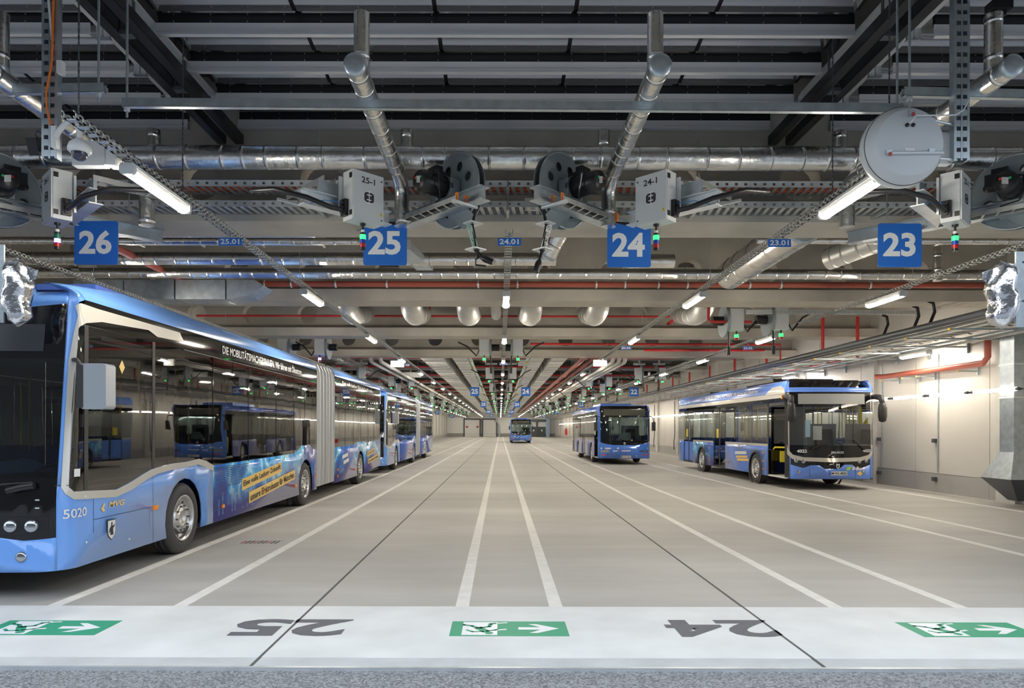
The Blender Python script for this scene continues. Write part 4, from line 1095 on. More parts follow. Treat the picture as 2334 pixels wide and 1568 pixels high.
class Shell:
    """body skin: s = arc length round the plan outline from the front centre (+ = right-hand side seen in -Y direction, i.e. +X), z up"""
    def __init__(q, w, L, r, bow, lean, zr0, zr1, rin, z_lo=1.0):
        q.w, q.L, q.r, q.bow, q.lean, q.zr0, q.zr1, q.rin, q.zlo = w, L, r, bow, lean, zr0, zr1, rin, z_lo
        q.sf = w-r; q.S0 = q.sf+r*PI/2
    def sy(q, y): return q.S0+y-q.r
    def base(q, s):
        a = abs(s); sg = 1 if s >= 0 else -1
        if a <= q.sf: x, y, nx, ny = a, 0., 0., -1.
        elif a <= q.S0:
            t = (a-q.sf)/q.r; x = q.sf+q.r*math.sin(t); y = q.r*(1-math.cos(t)); nx, ny = math.sin(t), -math.cos(t)
        else: x, y, nx, ny = q.w, q.r+a-q.S0, 1., 0.
        b = q.bow*(min(x, q.w)/q.w)**2*max(0, 1-max(0, y-q.r)/.01 if y > q.r else 1)
        if y <= q.r: y = q.bow*(x/q.w)**2*(1-y/q.r)+y
        return x*sg, y, nx*sg, ny
    def P(q, s, z, off=0.):
        x, y, nx, ny = q.base(s); f = max(0., -ny)
        z0 = z
        if q.dip and z > 3.0: z = 3.0+(z-3.0)*(q.dip+(1-q.dip)*min(1., max(0., y-.2)/1.5)**.7)
        return q.P2(x, y, nx, ny, f, z0, z, off)
    dip = 0
    def P2(q, x, y, nx, ny, f, z, zo, off):
        ins = 0.
        if z > q.zr0:
            t = min(1., (z-q.zr0)/(q.zr1-q.zr0)); ins = q.rin*(1-math.sqrt(max(0., 1-t*t)))
        y2 = y+f*q.lean*max(0, z-q.zlo)
        return Vector((x-nx*(ins-off), y2-ny*(ins*(1.2 if f > .5 else 1)-off), zo))
    def panel(q, poly, name, m, parent, off=0., both=True, thick=0., hs=(), side='both', label=None, smooth=True):
        """poly in (s,z)."""
        out = []
        for sg in ((1, -1) if both else (1,)):
            bm = bmesh.new()
            vs = [bm.verts.new((a*sg, b, 0)) for a, b in poly]
            if sg < 0: vs.reverse()
            f = bm.faces.new(vs); f.normal_update(); bmesh.ops.triangulate(bm, faces=[f])
            cuts = []
            smin, smax = min(v.co.x for v in bm.verts), max(v.co.x for v in bm.verts)
            for i in range(0, 9):
                for g in (1, -1): cuts.append(g*(q.sf+(q.S0-q.sf)*i/8))
            for i in range(-4, 5): cuts.append(q.sf*i/4.5)
            for c in cuts:
                if smin < c < smax: bmesh.ops.bisect_plane(bm, geom=bm.verts[:]+bm.edges[:]+bm.faces[:], plane_co=(c,0,0), plane_no=(1,0,0))
            zmin, zmax = min(v.co.y for v in bm.verts), max(v.co.y for v in bm.verts)
            zc = [q.zlo]+[q.zr0+(q.zr1-q.zr0)*t for t in (0,.2,.4,.55,.7,.8,.88,.94,.98)]
            for c in zc:
                if zmin < c < zmax: bmesh.ops.bisect_plane(bm, geom=bm.verts[:]+bm.edges[:]+bm.faces[:], plane_co=(0,c,0), plane_no=(0,1,0))
            sc0 = [(v.co.x, v.co.y) for v in bm.verts]
            for v in bm.verts: v.co = q.P(v.co.x, v.co.y, off)
            bm.normal_update()
            score = 0
            for f_ in bm.faces:
                c_ = f_.calc_center_median(); score += f_.calc_area()*(f_.normal.dot(Vector((c_.x, (c_.y-q.L*.5) if abs(c_.x) < q.w-.25 else 0, 0)).normalized()))
            if score < 0: bmesh.ops.reverse_faces(bm, faces=bm.faces[:])
            me = bpy.data.meshes.new(name); bm.to_mesh(me); bm.free()
            me.polygons.foreach_set('use_smooth', [smooth]*len(me.polygons))
            o = link(name, me, m, parent, label=label)
            if thick:
                md = o.modifiers.new('s', 'SOLIDIFY'); md.thickness = thick; md.offset = 1 if sg > 0 else 1
                md.offset = -1
            out.append(o)
        return out
    def text(q, st, s0, s1, z0, z1, name, m, parent, off=.012, bold=.02, flip=False, slope=0., shear=0):
        vs, fs, asp = text_mesh(st, bold, shear)
        mb = MB()
        mb.add([q.P(s1+(s0-s1)*a if flip else s0+(s1-s0)*a, z0+(z1-z0)*b+slope*a, off) for a, b in vs], fs)
        return mb.build(name, m, parent)
    def quad(q, pts, name, m, parent, off=.01, label=None):
        return MB().add([q.P(a, b, off) for a, b in pts], [tuple(range(len(pts)))]).build(name, m, parent, label=label)

def arch(sc_, R, zb, zc=.48, n=12):
    """points from rear to front foot over the wheel (decreasing s)"""
    a0 = math.asin((zc-zb)/R) if zc > zb else 0
    return [(sc_+R*math.cos(t), zc+R*math.sin(t)) for t in [-a0+(PI+2*a0)*i/n for i in range(n+1)]]
def wheel_meshes():
    ty = MB(); R, w = .485, .29
    ty.lathe([(.30,-w/2+.02),(.33,-w/2),(.44,-w/2+.005),(.475,-w/2+.035),(R,-w/2+.06),(R,-.05),(R-.012,-.045),(R-.012,-.035),(R,-.03),(R,.03),(R-.012,.035),(R-.012,.045),(R,.05),(R,w/2-.06),(.475,w/2-.035),(.44,w/2-.005),(.33,w/2),(.30,w/2-.02)], (0,0,0), (1,0,0), 40)
    tm = ty.mesh('tyre'); tm.materials.append(M_tyre)
    r = MB()
    r.lathe([(.31,w/2-.01),(.315,w/2+.0),(.295,w/2-.01),(.285,w/2-.05),(.27,w/2-.09),(.22,w/2-.085),(.195,w/2-.05),(.185,w/2-.03),(.155,w/2-.03),(.12,w/2-.035),(.11,w/2-.02),(.10,w/2-.02),(.095,w/2-.06),(0,w/2-.06)], (0,0,0), (1,0,0), 40)
    rm = r.mesh('rim'); rm.materials.append(M_rim)
    h = MB()
    for i in range(10):
        a = 2*PI*i/10; c = Vector((w/2-.03, .17*math.cos(a), .17*math.sin(a))); h.cyl(c, c+Vector((.028,0,0)), .013, 6, smooth=False)
    hm = h.mesh('wheel_nuts'); hm.materials.append(M_darkgrey)
    k = MB()
    for i in range(10):
        a = 2*PI*(i+.5)/10; c = Vector((w/2-.088, .245*math.cos(a), .245*math.sin(a))); k.cyl(c, c+Vector((.004,0,0)), .020, 8, smooth=False)
    km = k.mesh('rim_holes'); km.materials.append(M_black)
    return tm, rm, hm, km
WH = wheel_meshes()
def put_wheel(parent, x, y, face):
    o = bpy.data.objects.new('wheel', WH[0]); COL.objects.link(o); o.parent = parent; o.location = (x, y, .483)
    if face < 0: o.rotation_euler = (0, 0, PI)
    for nm, me in (('rim', WH[1]), ('wheel_nuts', WH[2]), ('rim_holes', WH[3])):
        c = bpy.data.objects.new(nm, me); COL.objects.link(c); c.parent = o
        if nm != 'rim': c['kind'] = 'stuff'
seat_me = MB()
seat_me.prism([(0,.0),(.42,.02),(.44,.08),(.10,.10),(.02,.62),(-.06,.62),(-.05,.05)], lambda a,b,t: (t, a, b), -.21, .21)
seat_me.box((0,.15,-.12), (.06,.2,.24))
SEAT = seat_me.mesh('seat'); SEAT.materials.append(M_seat)
def interior(t, W_, L, seats, poles, zf=.42, y0=.4, ztop=2.75, skip=None, lin=None):
    MB().bb(-W_+.05, W_-.05, y0, L-.1, .30, .34).build('floor_plate', M_bgrey, t)
    MB().bb(-W_+.12, W_-.12, y0+.5, L-.1, ztop-.05, ztop).build('ceiling_lining', lin or M_intlight, t)
    for (x, y, back) in seats:
        o = bpy.data.objects.new('seat', SEAT); COL.objects.link(o); o.parent = t; o.location = (x, y, .75)
        if not back: o.rotation_euler = (0, 0, PI)
    for i, (x, y) in enumerate(poles):
        MB().cyl((x,y,.34), (x,y,ztop-.05), .018, 8).build('grab_pole', M_yellow, t)
    # driver place
    MB().prism([(0,.0),(.46,.02),(.48,.10),(.12,.14),(.04,.85),(.0,.98),(-.10,.98),(-.10,.0)], lambda a,b,q: (q, 1.75-a, b+.75), .35, .85).build('driver_seat', M_black, t)
    MB().prism([(.28,.75),(.75,.75),(.80,1.02),(.68,1.16),(.42,1.18),(.28,1.02)], lambda a,b,q: (q, a, b), -.15, W_-.12).build('dashboard', M_bgrey, t)
    MB().lathe([(.20,-.015),(.225,0),(.20,.015)], (.60,.92,1.22), (0,-.45,.9), 20, closed=True).cyl((.60,.80,1.05),(.60,.92,1.22),.03,8).cyl((.42,.92,1.22),(.78,.92,1.22),.015,6).build('steering_wheel', M_black, t)
    MB().bb(.2, W_-.15, 2.05, 2.09, .34, 1.9).build('driver_partition', M_intgrey, t)
def shield(q, s, z, h, t, name='crest', flip=1, off=.014):
    w = h*.36
    pts = [(-w,h/2),(w,h/2),(w,-.05*h),(w*.8,-.28*h),(0,-h/2),(-w*.8,-.28*h),(-w,-.05*h)]
    o = q.quad([(s+a, z+b) for a, b in pts], name, M_ink, t, off)
    q.quad([(s+a*.86, z+b*.90) for a, b in pts], name+'_field', M_plate, t, off+.003)
    mb = MB()
    for P_ in ([(-.10,.20),(.10,.20),(.12,.02),(.17,-.25),(-.17,-.25),(-.12,.02)], [(-.05,.20),(.05,.20),(.06,.36),(0,.40),(-.06,.36)], [(-.10,.18),(-.26,.05),(-.26,-.12),(-.20,-.12),(-.12,.06)], [(.10,.18),(.26,.12),(.28,.26),(.22,.26),(.14,.06)]):
        mb.add([q.P(s+a*h*.8, z+b*h*.95, off+.006) for a, b in P_], [tuple(range(len(P_)))])
    mb.build('crest_figure', M_ink, t)

# ------------------------------------------------------------------ articulated bus
def articulated(name, label, x, y, detail):
    t = thing(name, label, 'bus', (x, y, 0), 0, 'buses parked in the hall')
    q = Shell(1.275, 18.1, .30, .04, .115, 3.08, 3.40, .48, 1.0)
    S = q.sy; zb = .285; q.dip = .5
    W1, W2, W3 = 2.67, 8.55, 14.55
    wl_ = [(1.30,1.12),(1.36,1.07),(S(.41),1.06),(S(.98),1.022),(S(1.23),1.071),(S(1.61),1.17),(S(1.86),1.22),(S(2.3),1.25),(S(2.72),1.255),(S(3.10),1.28),(S(3.35),1.236),(S(3.6),1.158)]
    wl2 = [(S(3.6),1.158),(S(7.6),1.19),(S(7.95),1.25),(S(8.2),1.34),(S(8.85),1.35),(S(9.1),1.24),(S(9.44),1.22)]
    wl3 = [(S(11.2),1.22),(S(13.6),1.24),(S(14.0),1.30),(S(15.0),1.32),(S(15.4),1.28),(S(17.95),1.30)]
    se = .98; sb = 1.19                              # black front ends at sb
    B = M_busblue
    # lower body: corner + side up to window line, front section (with wheel arch)
    front_side = [(sb,zb)]+[(sb,1.14)]+wl_+[(S(3.6),zb)]+arch(S(W1),.55,zb)
    q.panel(front_side, 'side_skirt_front', B, t, thick=.02)
    q.panel([(S(3.6),zb)]+wl2+[(S(9.44),zb)][:1]+[(S(9.44),zb)]*0+arch(S(W2),.55,zb)[0:] if 0 else
            ([(S(3.6),zb)]+wl2+[(S(9.44),zb)]+arch(S(W2),.55,zb)), 'side_skirt_middle', M_ad if detail else M_busblue2, t, thick=.02)
    q.panel([(S(11.2),zb)]+wl3+[(S(17.95),zb+.1)]+arch(S(W3),.55,zb), 'side_skirt_rear', M_ad if detail else M_busblue2, t, thick=.02)
    # front bumper, grille, windscreen, display
    q.panel([(-sb,zb),(sb,zb),(sb,.62),(.9,.60),(.6,.64),(-.6,.64),(-.9,.60),(-sb,.62)], 'front_bumper', B, t, both=False, thick=.02)
    q.panel([(-sb,.62),(-.9,.60),(-.6,.64),(.6,.64),(.9,.60),(sb,.62),(sb,1.22),(-sb,1.22)], 'front_grille_panel', M_bblack, t, both=False)
    q.panel([(-sb,1.22),(sb,1.22),(sb,2.42),(-sb,2.42)], 'windscreen', M_wind, t, both=False)
    q.panel([(-sb,2.42),(sb,2.42),(sb,3.0),(.9,2.97),(.4,2.90),(-.4,2.90),(-.9,2.97),(-sb,3.0)], 'destination_panel', M_bblack, t, both=False)
    q.panel([(-.98,2.50),(.98,2.50),(.98,2.78),(-.98,2.78)], 'display_matrix', M_display, t, .006, both=False)
    q.panel([(-sb,3.0),(-.9,2.97),(-.4,2.90),(.4,2.90),(.9,2.97),(sb,3.0),(sb,3.38),(-sb,3.38)], 'front_roof_cap', B, t, both=False, thick=.02)
    # corner post
    q.panel([(sb,1.14),(1.30,1.12),(1.30,2.2),(1.36,2.6),(S(.25),2.80),(S(.40),3.08),(S(.40),3.38),(sb,3.38)], 'corner_post', B, t, thick=.02)
    sil = [(1.225,1.12),(1.27,1.05),(1.36,.99),(S(.41),.975),(S(.98),.94),(S(1.30),.99),(S(1.66),1.09),(S(1.90),1.14),(S(2.3),1.17),(S(2.72),1.18),(S(3.06),1.20),(S(3.30),1.15),(S(3.6),1.075)]+list(reversed(wl_))
    sil += [(1.30,1.9),(1.32,2.25),(1.37,2.55),(S(.24),2.74),(S(.41),2.82),(S(.69),2.875),(S(1.68),2.93),(S(1.89),2.875),(S(2.62),2.898),(S(2.50),3.015),(S(.62),3.006),(S(.33),3.02),(S(.15),2.98),(1.36,2.88),(1.29,2.7),(1.235,2.4)]
    q.panel(sil, 'silver_trim', M_silver, t, .008)
    # glazing: panes from window line to 2.80
    zt = 2.80
    g1 = [(1.30,1.12),(1.36,1.07),(S(.41),1.06),(S(.41),zt-.02),(S(.24),2.74),(1.37,2.55),(1.32,2.25),(1.30,1.9)]
    q.panel(g1, 'quarter_window', M_tint3 if detail else M_tint, t)
    q.panel([(S(.43),1.06),(S(.98),1.022),(S(1.23),1.071),(S(1.61),1.17),(S(1.80),1.21),(S(1.80),zt),(S(.43),zt)], 'cab_window', M_tint3 if detail else M_tint, t)
    q.panel([(S(1.83),1.215),(S(2.3),1.25),(S(2.72),1.255),(S(3.10),1.28),(S(3.35),1.236),(S(3.58),1.165),(S(3.58),zt),(S(1.83),zt)], 'side_window', M_tint, t)
    posts = [3.6, 5.05, 6.5, 7.65, 8.45, 9.44]
    def zline(l, s):
        for (a,b),(c,d) in zip(l, l[1:]):
            if a <= s <= c: return b+(d-b)*(s-a)/max(1e-6,c-a)
        return l[-1][1]
    for l, ps in ((wl2, posts), (wl3, [11.2,12.4,13.5,14.6,15.7,16.8,17.93])):
        for a, b in zip(ps, ps[1:]):
            sa, sb_ = S(a)+.015, S(b)-.015
            pts = [(sa, zline(l, sa))]+[p for p in l if sa < p[0] < sb_]+[(sb_, zline(l, sb_)), (sb_, zt), (sa, zt)]
            q.panel(pts, 'side_window', M_tint, t)
    for p in [.42,1.815,3.59]+posts[1:]+[12.4,13.5,14.6,15.7,16.8]:
        w = .035 if p in (.42, 1.815) else .018
        if p > 9.4 and p < 9.5: continue
        q.panel([(S(p)-w,1.15 if p > 2 else 1.07 if p < 1 else 1.22),(S(p)+w,1.15 if p > 2 else 1.07 if p < 1 else 1.22),(S(p)+w,zt),(S(p)-w,zt)], 'window_post', M_bgrey if p in (.42,1.815) else M_bblack, t, .004)
    for a, b in ((.25, 9.44), (11.2, 17.95)):
        q.panel([(S(a) if a > 1 else S(.25),zt-(.06 if a < 1 else 0)),(S(a)+.15,zt),(S(b),zt),(S(b),3.10),(S(a)+.15,3.10),(S(a) if a > 1 else S(.25),3.0)], 'upper_black_band', M_bblack, t)
        q.panel([(S(a)+(.15 if a < 1 else 0),3.10),(S(b),3.10),(S(b),3.399),(S(a)+(.15 if a < 1 else 0),3.399)], 'roof_edge', B if a < 1 else M_busblue2 if not detail else B, t, thick=.0)
    # thin bright seam
    q.panel([(S(2.6),2.79),(S(9.44),2.79),(S(9.44),2.803),(S(2.6),2.803)], 'drip_rail', M_darkgrey, t, .012)
    # roof, bottom, rear
    for a, b in ((.35, 9.44), (11.2, 18.05)):
        MB().bb(-.84, .84, a+1.6 if a < 1 else a, b, 3.36, 3.40).build('roof_plate', M_busblue, t)
        MB().bb(-.7, .7, a+1.2, b-.6, 3.40, 3.47).build('roof_pod', M_busblue2, t)
        MB().bb(-1.22, 1.22, a+(.1 if a<1 else 0), b, .27, .31).build('underbody', M_bgrey, t)
    MB().bb(-1.27,1.27, 17.98, 18.1, .35, 1.5).build('rear_wall', M_busblue2, t); MB().bb(-1.27,1.27, 17.98, 18.1, 2.6, 3.2).build('rear_header', M_busblue2, t); MB().bb(-1.25,1.25, 18.02, 18.03, 1.5, 2.6).build('rear_window', M_tint, t)
    for s in (-1,1): MB().bb(s*1.27-.01*s, s*1.2, 16.9, 17.9, 1.35, 2.7).build('engine_louvre', M_bgrey, t)
    # inner wheel housings (dark)
    for wy in (W1, W2, W3):
        for s in (-1, 1):
            MB().bb(s*.80, s*.84, wy-.58, wy+.58, .28, 1.06).bb(s*.82, s*1.24, wy-.58, wy+.58, 1.05, 1.08).build('wheel_housing', M_bgrey, t)
            put_wheel(t, s*(1.275-.155), wy, s)
    # bellows
    bl = MB(); n = 16; ring = []
    prof = [(1.26,.33),(1.275,1.0),(1.275,2.0),(1.275,2.9),(1.26,3.12),(1.20,3.25),(1.08,3.34),(.85,3.38)]
    prof = prof+[(-a,b) for a,b in reversed(prof)]
    vs = []; yy = [9.44+1.76*i/n for i in range(n+1)]
    for i, y_ in enumerate(yy):
        k = 1.0 if i % 2 == 0 else .945
        for a, b in prof: vs.append((a*k if abs(a) > .3 else a, y_, b if b < 2.5 else 2.5+(b-2.5)*(1 if k == 1 else .95)))
    np_ = len(prof)
    bl.add(vs, [(i*np_+j, i*np_+j+1, (i+1)*np_+j+1, (i+1)*np_+j) for i in range(n) for j in range(np_-1)], False)
    bl_o = bl.build('bellows', M_bellows, t)
    for i in range(1, 6):
        y_ = 9.44+1.76*i/6
        rb = MB(); c0 = [(a*1.006 if abs(a) > .3 else a, b+.006 if b > 3 else b) for a, b in prof]
        rb.add([(a, y_-.018, b) for a, b in c0]+[(a, y_+.018, b) for a, b in c0], [(j, j+1, np_+j+1, np_+j) for j in range(np_-1)])
        rb.build('bellows_rib', M_galvlight, bl_o)
    # interior
    seats = []
    for yy_ in (4.4, 5.2, 6.4, 7.2, 12.2, 13.0, 14.2, 15.2, 16.2):
        for xx in (-.95, -.5, .5, .95): seats.append((xx, yy_, True))
    interior(t, 1.275, 9.3, seats if detail else seats[::2], [(.3, 3.3), (-.3, 3.9), (.35, 4.8), (-.35, 5.8), (.35, 6.9), (.5,4.1), (.55, 5.9), (.5, 7.8)])
    MB().bb(-1.2, 1.2, 11.3, 17.8, .32, .36).build('floor_plate', M_bgrey, t)
    MB().bb(-1.1, 1.1, 11.3, 17.8, 2.7, 2.74).build('ceiling_lining', M_intlight, t)
    # mirrors (silver arm mirror on the right side)
    for s in (-1, 1):
        m = MB().prism(rrect(.25,.45,.035), lambda a,b,d: (s*1.63+a*1.0, d, 2.13+b), -.05, .12); m.build('side_mirror', mat('mirror_housing', (.46,.49,.53), .35, .5, coat=.4), t)
        MB().bb(s*1.47, s*1.53, -.055, .125, 1.92, 2.34).build('mirror_back', M_bgrey, t)
        MB().tube([(s*1.25,.25,2.42),(s*1.40,.06,2.40),(s*1.50,.03,2.28)], .022, 8).build('mirror_arm', M_bgrey, t)
    # lamps on the front
    for s in (-1, 1):
        q.panel([(s*.52,.66),(s*1.12,.66),(s*1.13,.84),(s*.58,.84)][::s], 'headlight_bezel', M_black, t, .006, both=False)
        for a in (.98, .78): MB().lathe([(0,.03),(.05,.028),(.062,.012),(.066,-.01)], q.P(s*a,.745,.006), (s*.15,-1,0), 18).build('headlight', M_headl, t)
        MB().lathe([(0,.02),(.035,.018),(.05,.01),(.055,-.01)], q.P(s*.88,.44,.004), (s*.1,-1,0), 16).build('fog_lamp', M_headl, t)
    for z in (1.0, .92):
        q.panel([(-.95,z),(-.4,z+.02),(.4,z+.02),(.95,z),(.95,z+.012),(-.95,z+.012)][:], 'chrome_strip', M_galvlight, t, .006, both=False) if 0 else q.quad([(-1.05,z-.004),(1.05,z-.004),(1.05,z+.01),(-1.05,z+.01)], 'chrome_strip', M_galvlight, t, .008)
    # front emblem: ring with three spokes
    c = q.P(.72, 1.12, .02) if 0 else q.P(0, 1.09, .02)
    m = MB().lathe([(.095,-.008),(.11,0),(.095,.008)], c, (0,-1,.1), 28, closed=True)
    for k in range(3):
        a = PI/2+2*PI*k/3; m.cyl(c, c+Vector((.10*math.cos(a), -.0, .10*math.sin(a))), .018, 6, r2=.003)
    m.build('front_emblem', M_galvlight, t)
    m = MB(); m.tube([q.P(1.0,1.18,.05), q.P(.7,1.16,.06), q.P(.3,1.22,.05), q.P(-.2,1.6,.04)], .012, 6); m.tube([q.P(1.02,1.15,.06), q.P(.9,1.13,.07), q.P(.78,1.10,.06)], .035, 8); m.build('wiper', M_black, t)
    # side repeaters
    for yy_, zz in ((1.85,.72),(3.95,.50),(5.8,.55),(7.75,.50),(9.3,.60),(11.5,.62),(11.5,.45),(13.7,.50),(16.2,.5)):
        for s in (-1, 1): MB().box(Vector((s*1.285, yy_, zz)), (.025, .11 if yy_ < 2 else .07, .055)).build('side_marker', M_amber, t)
    q.text('DIE MOBILITÄTSMACHER*INNEN. Wir fahren mit Ökostrom.', S(3.92), S(8.2), 2.885, 3.04, 'side_slogan', M_sign, t, .010, .02)
    q.text('Eine volle Ladung Zukunft für München.', S(12.0), S(16.5), 2.90, 3.03, 'side_slogan', M_sign, t, .010, .02)
    q.text('5020' if detail else '5021', S(.10)+.0, S(.42), .80, .895, 'fleet_number', M_plate, t, .010, .015) if detail else None
    if detail:
        # body seams and service flap
        for pts in ([(S(.55),.735),(S(1.72),.735),(S(1.72),.741),(S(.55),.741)], [(S(1.715),.50),(S(1.72),.50),(S(1.72),.735),(S(1.715),.735)], [(S(.55),.60),(S(.556),.60),(S(.556),.98),(S(.55),.98)], [(S(1.80),zb),(S(1.806),zb),(S(1.806),1.12),(S(1.80),1.12)]):
            q.quad(pts, 'panel_seam', M_ink, t, .003)
        q.quad([(sb-.02,1.135),(1.30,1.135),(1.30,1.142),(sb-.02,1.142)], 'panel_seam', M_ink, t, .012)
        q.text('MVG', S(.83), S(1.15), .835, .90, 'operator_name', M_gold, t, .008, .03, shear=.2)
        q.quad([(S(.68),.84),(S(.74),.90),(S(.76),.88),(S(.73),.845),(S(.76),.81),(S(.72),.80)], 'operator_mark', M_gold, t, .008)
        shield(q, S(.87), .585, .235, t)
        q.quad([(S(1.03),2.42),(S(1.09),2.50),(S(1.15),2.42),(S(1.09),2.34)], 'diamond_sticker', M_gold, t, .006)
        q.quad([(1.36,1.22),(1.46,1.22),(1.46,1.30),(1.36,1.30)], 'window_sticker', M_plate, t, .006)
        for a, z in ((S(.40),1.0),(S(.42),.52),(S(1.25),.42)): MB().lathe([(0,.004),(.012,.003),(.014,0)], q.P(a,z,.008), (1,0,0), 10).build('button_lock', M_galvlight, t)
        # inner cab door window frame
        MB().bb(1.12, 1.15, .55, 1.25, .9, 1.4).build('cab_side_panel', M_black, t)
        # city stripes at the start of the print
        m = MB()
        for i in range(24):
            z = 1.12-.028*i; L_ = 1.45*(1-i/40) if i < 12 else .5-.02*(i-12)
            m.add([q.P(S(3.62),z,.005), q.P(S(3.62)+L_,z,.005), q.P(S(3.62)+L_,z-.011,.005), q.P(S(3.62),z-.011,.005)], [(0,1,2,3)])
        m.build('printed_stripes', mat('print_navy', (.02,.03,.13), .3), t, kind='stuff')
        m = MB()
        for (a, h) in ((3.78,.62),(3.92,.72),(4.3,.55),(4.42,.60),(4.75,.42),(4.95,.46),(5.2,.5)):
            for i in range(int((h-.36)/.022)):
                z = .38+.022*i
                m.add([q.P(S(a),z,.006), q.P(S(a+.05),z,.006), q.P(S(a+.05),z+.009,.006), q.P(S(a),z+.009,.006)], [(0,1,2,3)])
        m.build('printed_towers', M_busblue, t, kind='stuff')
        for st, a0, a1, zl, zr, h in (('Eine volle Ladung Zukunft:', 4.74, 6.81, .67, .86, .195), ('unsere Elektrobusse für München.', 5.06, 7.71, .42, .655, .195)):
            q.quad([(S(a0),zl),(S(a1),zr),(S(a1),zr+h),(S(a0),zl+h)], 'yellow_banner', mat('banner_yellow', (.82,.56,.16), .4), t, .008)
            q.text(st, S(a0)+.06, S(a1)-.05, zl+.035, zl+h-.03, 'banner_lettering', M_ink, t, .012, .02, slope=(zr-zl))
        for st, a0, a1, zl, zr, h in (('Hier könnte', 12.05, 12.75, .88, .94, .10), ('alles laufen', 12.2, 12.85, .72, .78, .10)):
            q.quad([(S(a0),zl),(S(a1),zr),(S(a1),zr+h),(S(a0),zl+h)], 'white_banner', M_plate, t, .008)
        for st, a0, a1, zl, zr, h in (('Eine volle Ladung Zukunft:', 15.55, 16.9, .80, .90, .15), ('unsere Elektrobusse für München.', 15.7, 17.6, .56, .68, .15)):
            q.quad([(S(a0),zl),(S(a1),zr),(S(a1),zr+h),(S(a0),zl+h)], 'yellow_banner', MATS['banner_yellow'], t, .008)
            q.text(st, S(a0)+.06, S(a1)-.05, zl+.035, zl+h-.03, 'banner_lettering', M_ink, t, .012, .02, slope=(zr-zl))
    MB().prism([(0,.06),(.42,.06),(.45,.27),(0,.27)], lambda a,b,d: (1.0+d, 8.0-a+.45, b), 0, .05).build('mud_flap', M_bgrey, t)
    return t
articulated('articulated_bus', 'large blue articulated bus 5020 with silver window trim, parked at the left', -5.625, 6.75, True)
articulated('articulated_bus', 'second blue articulated bus parked directly behind bus 5020', -5.66, 26.2, False)

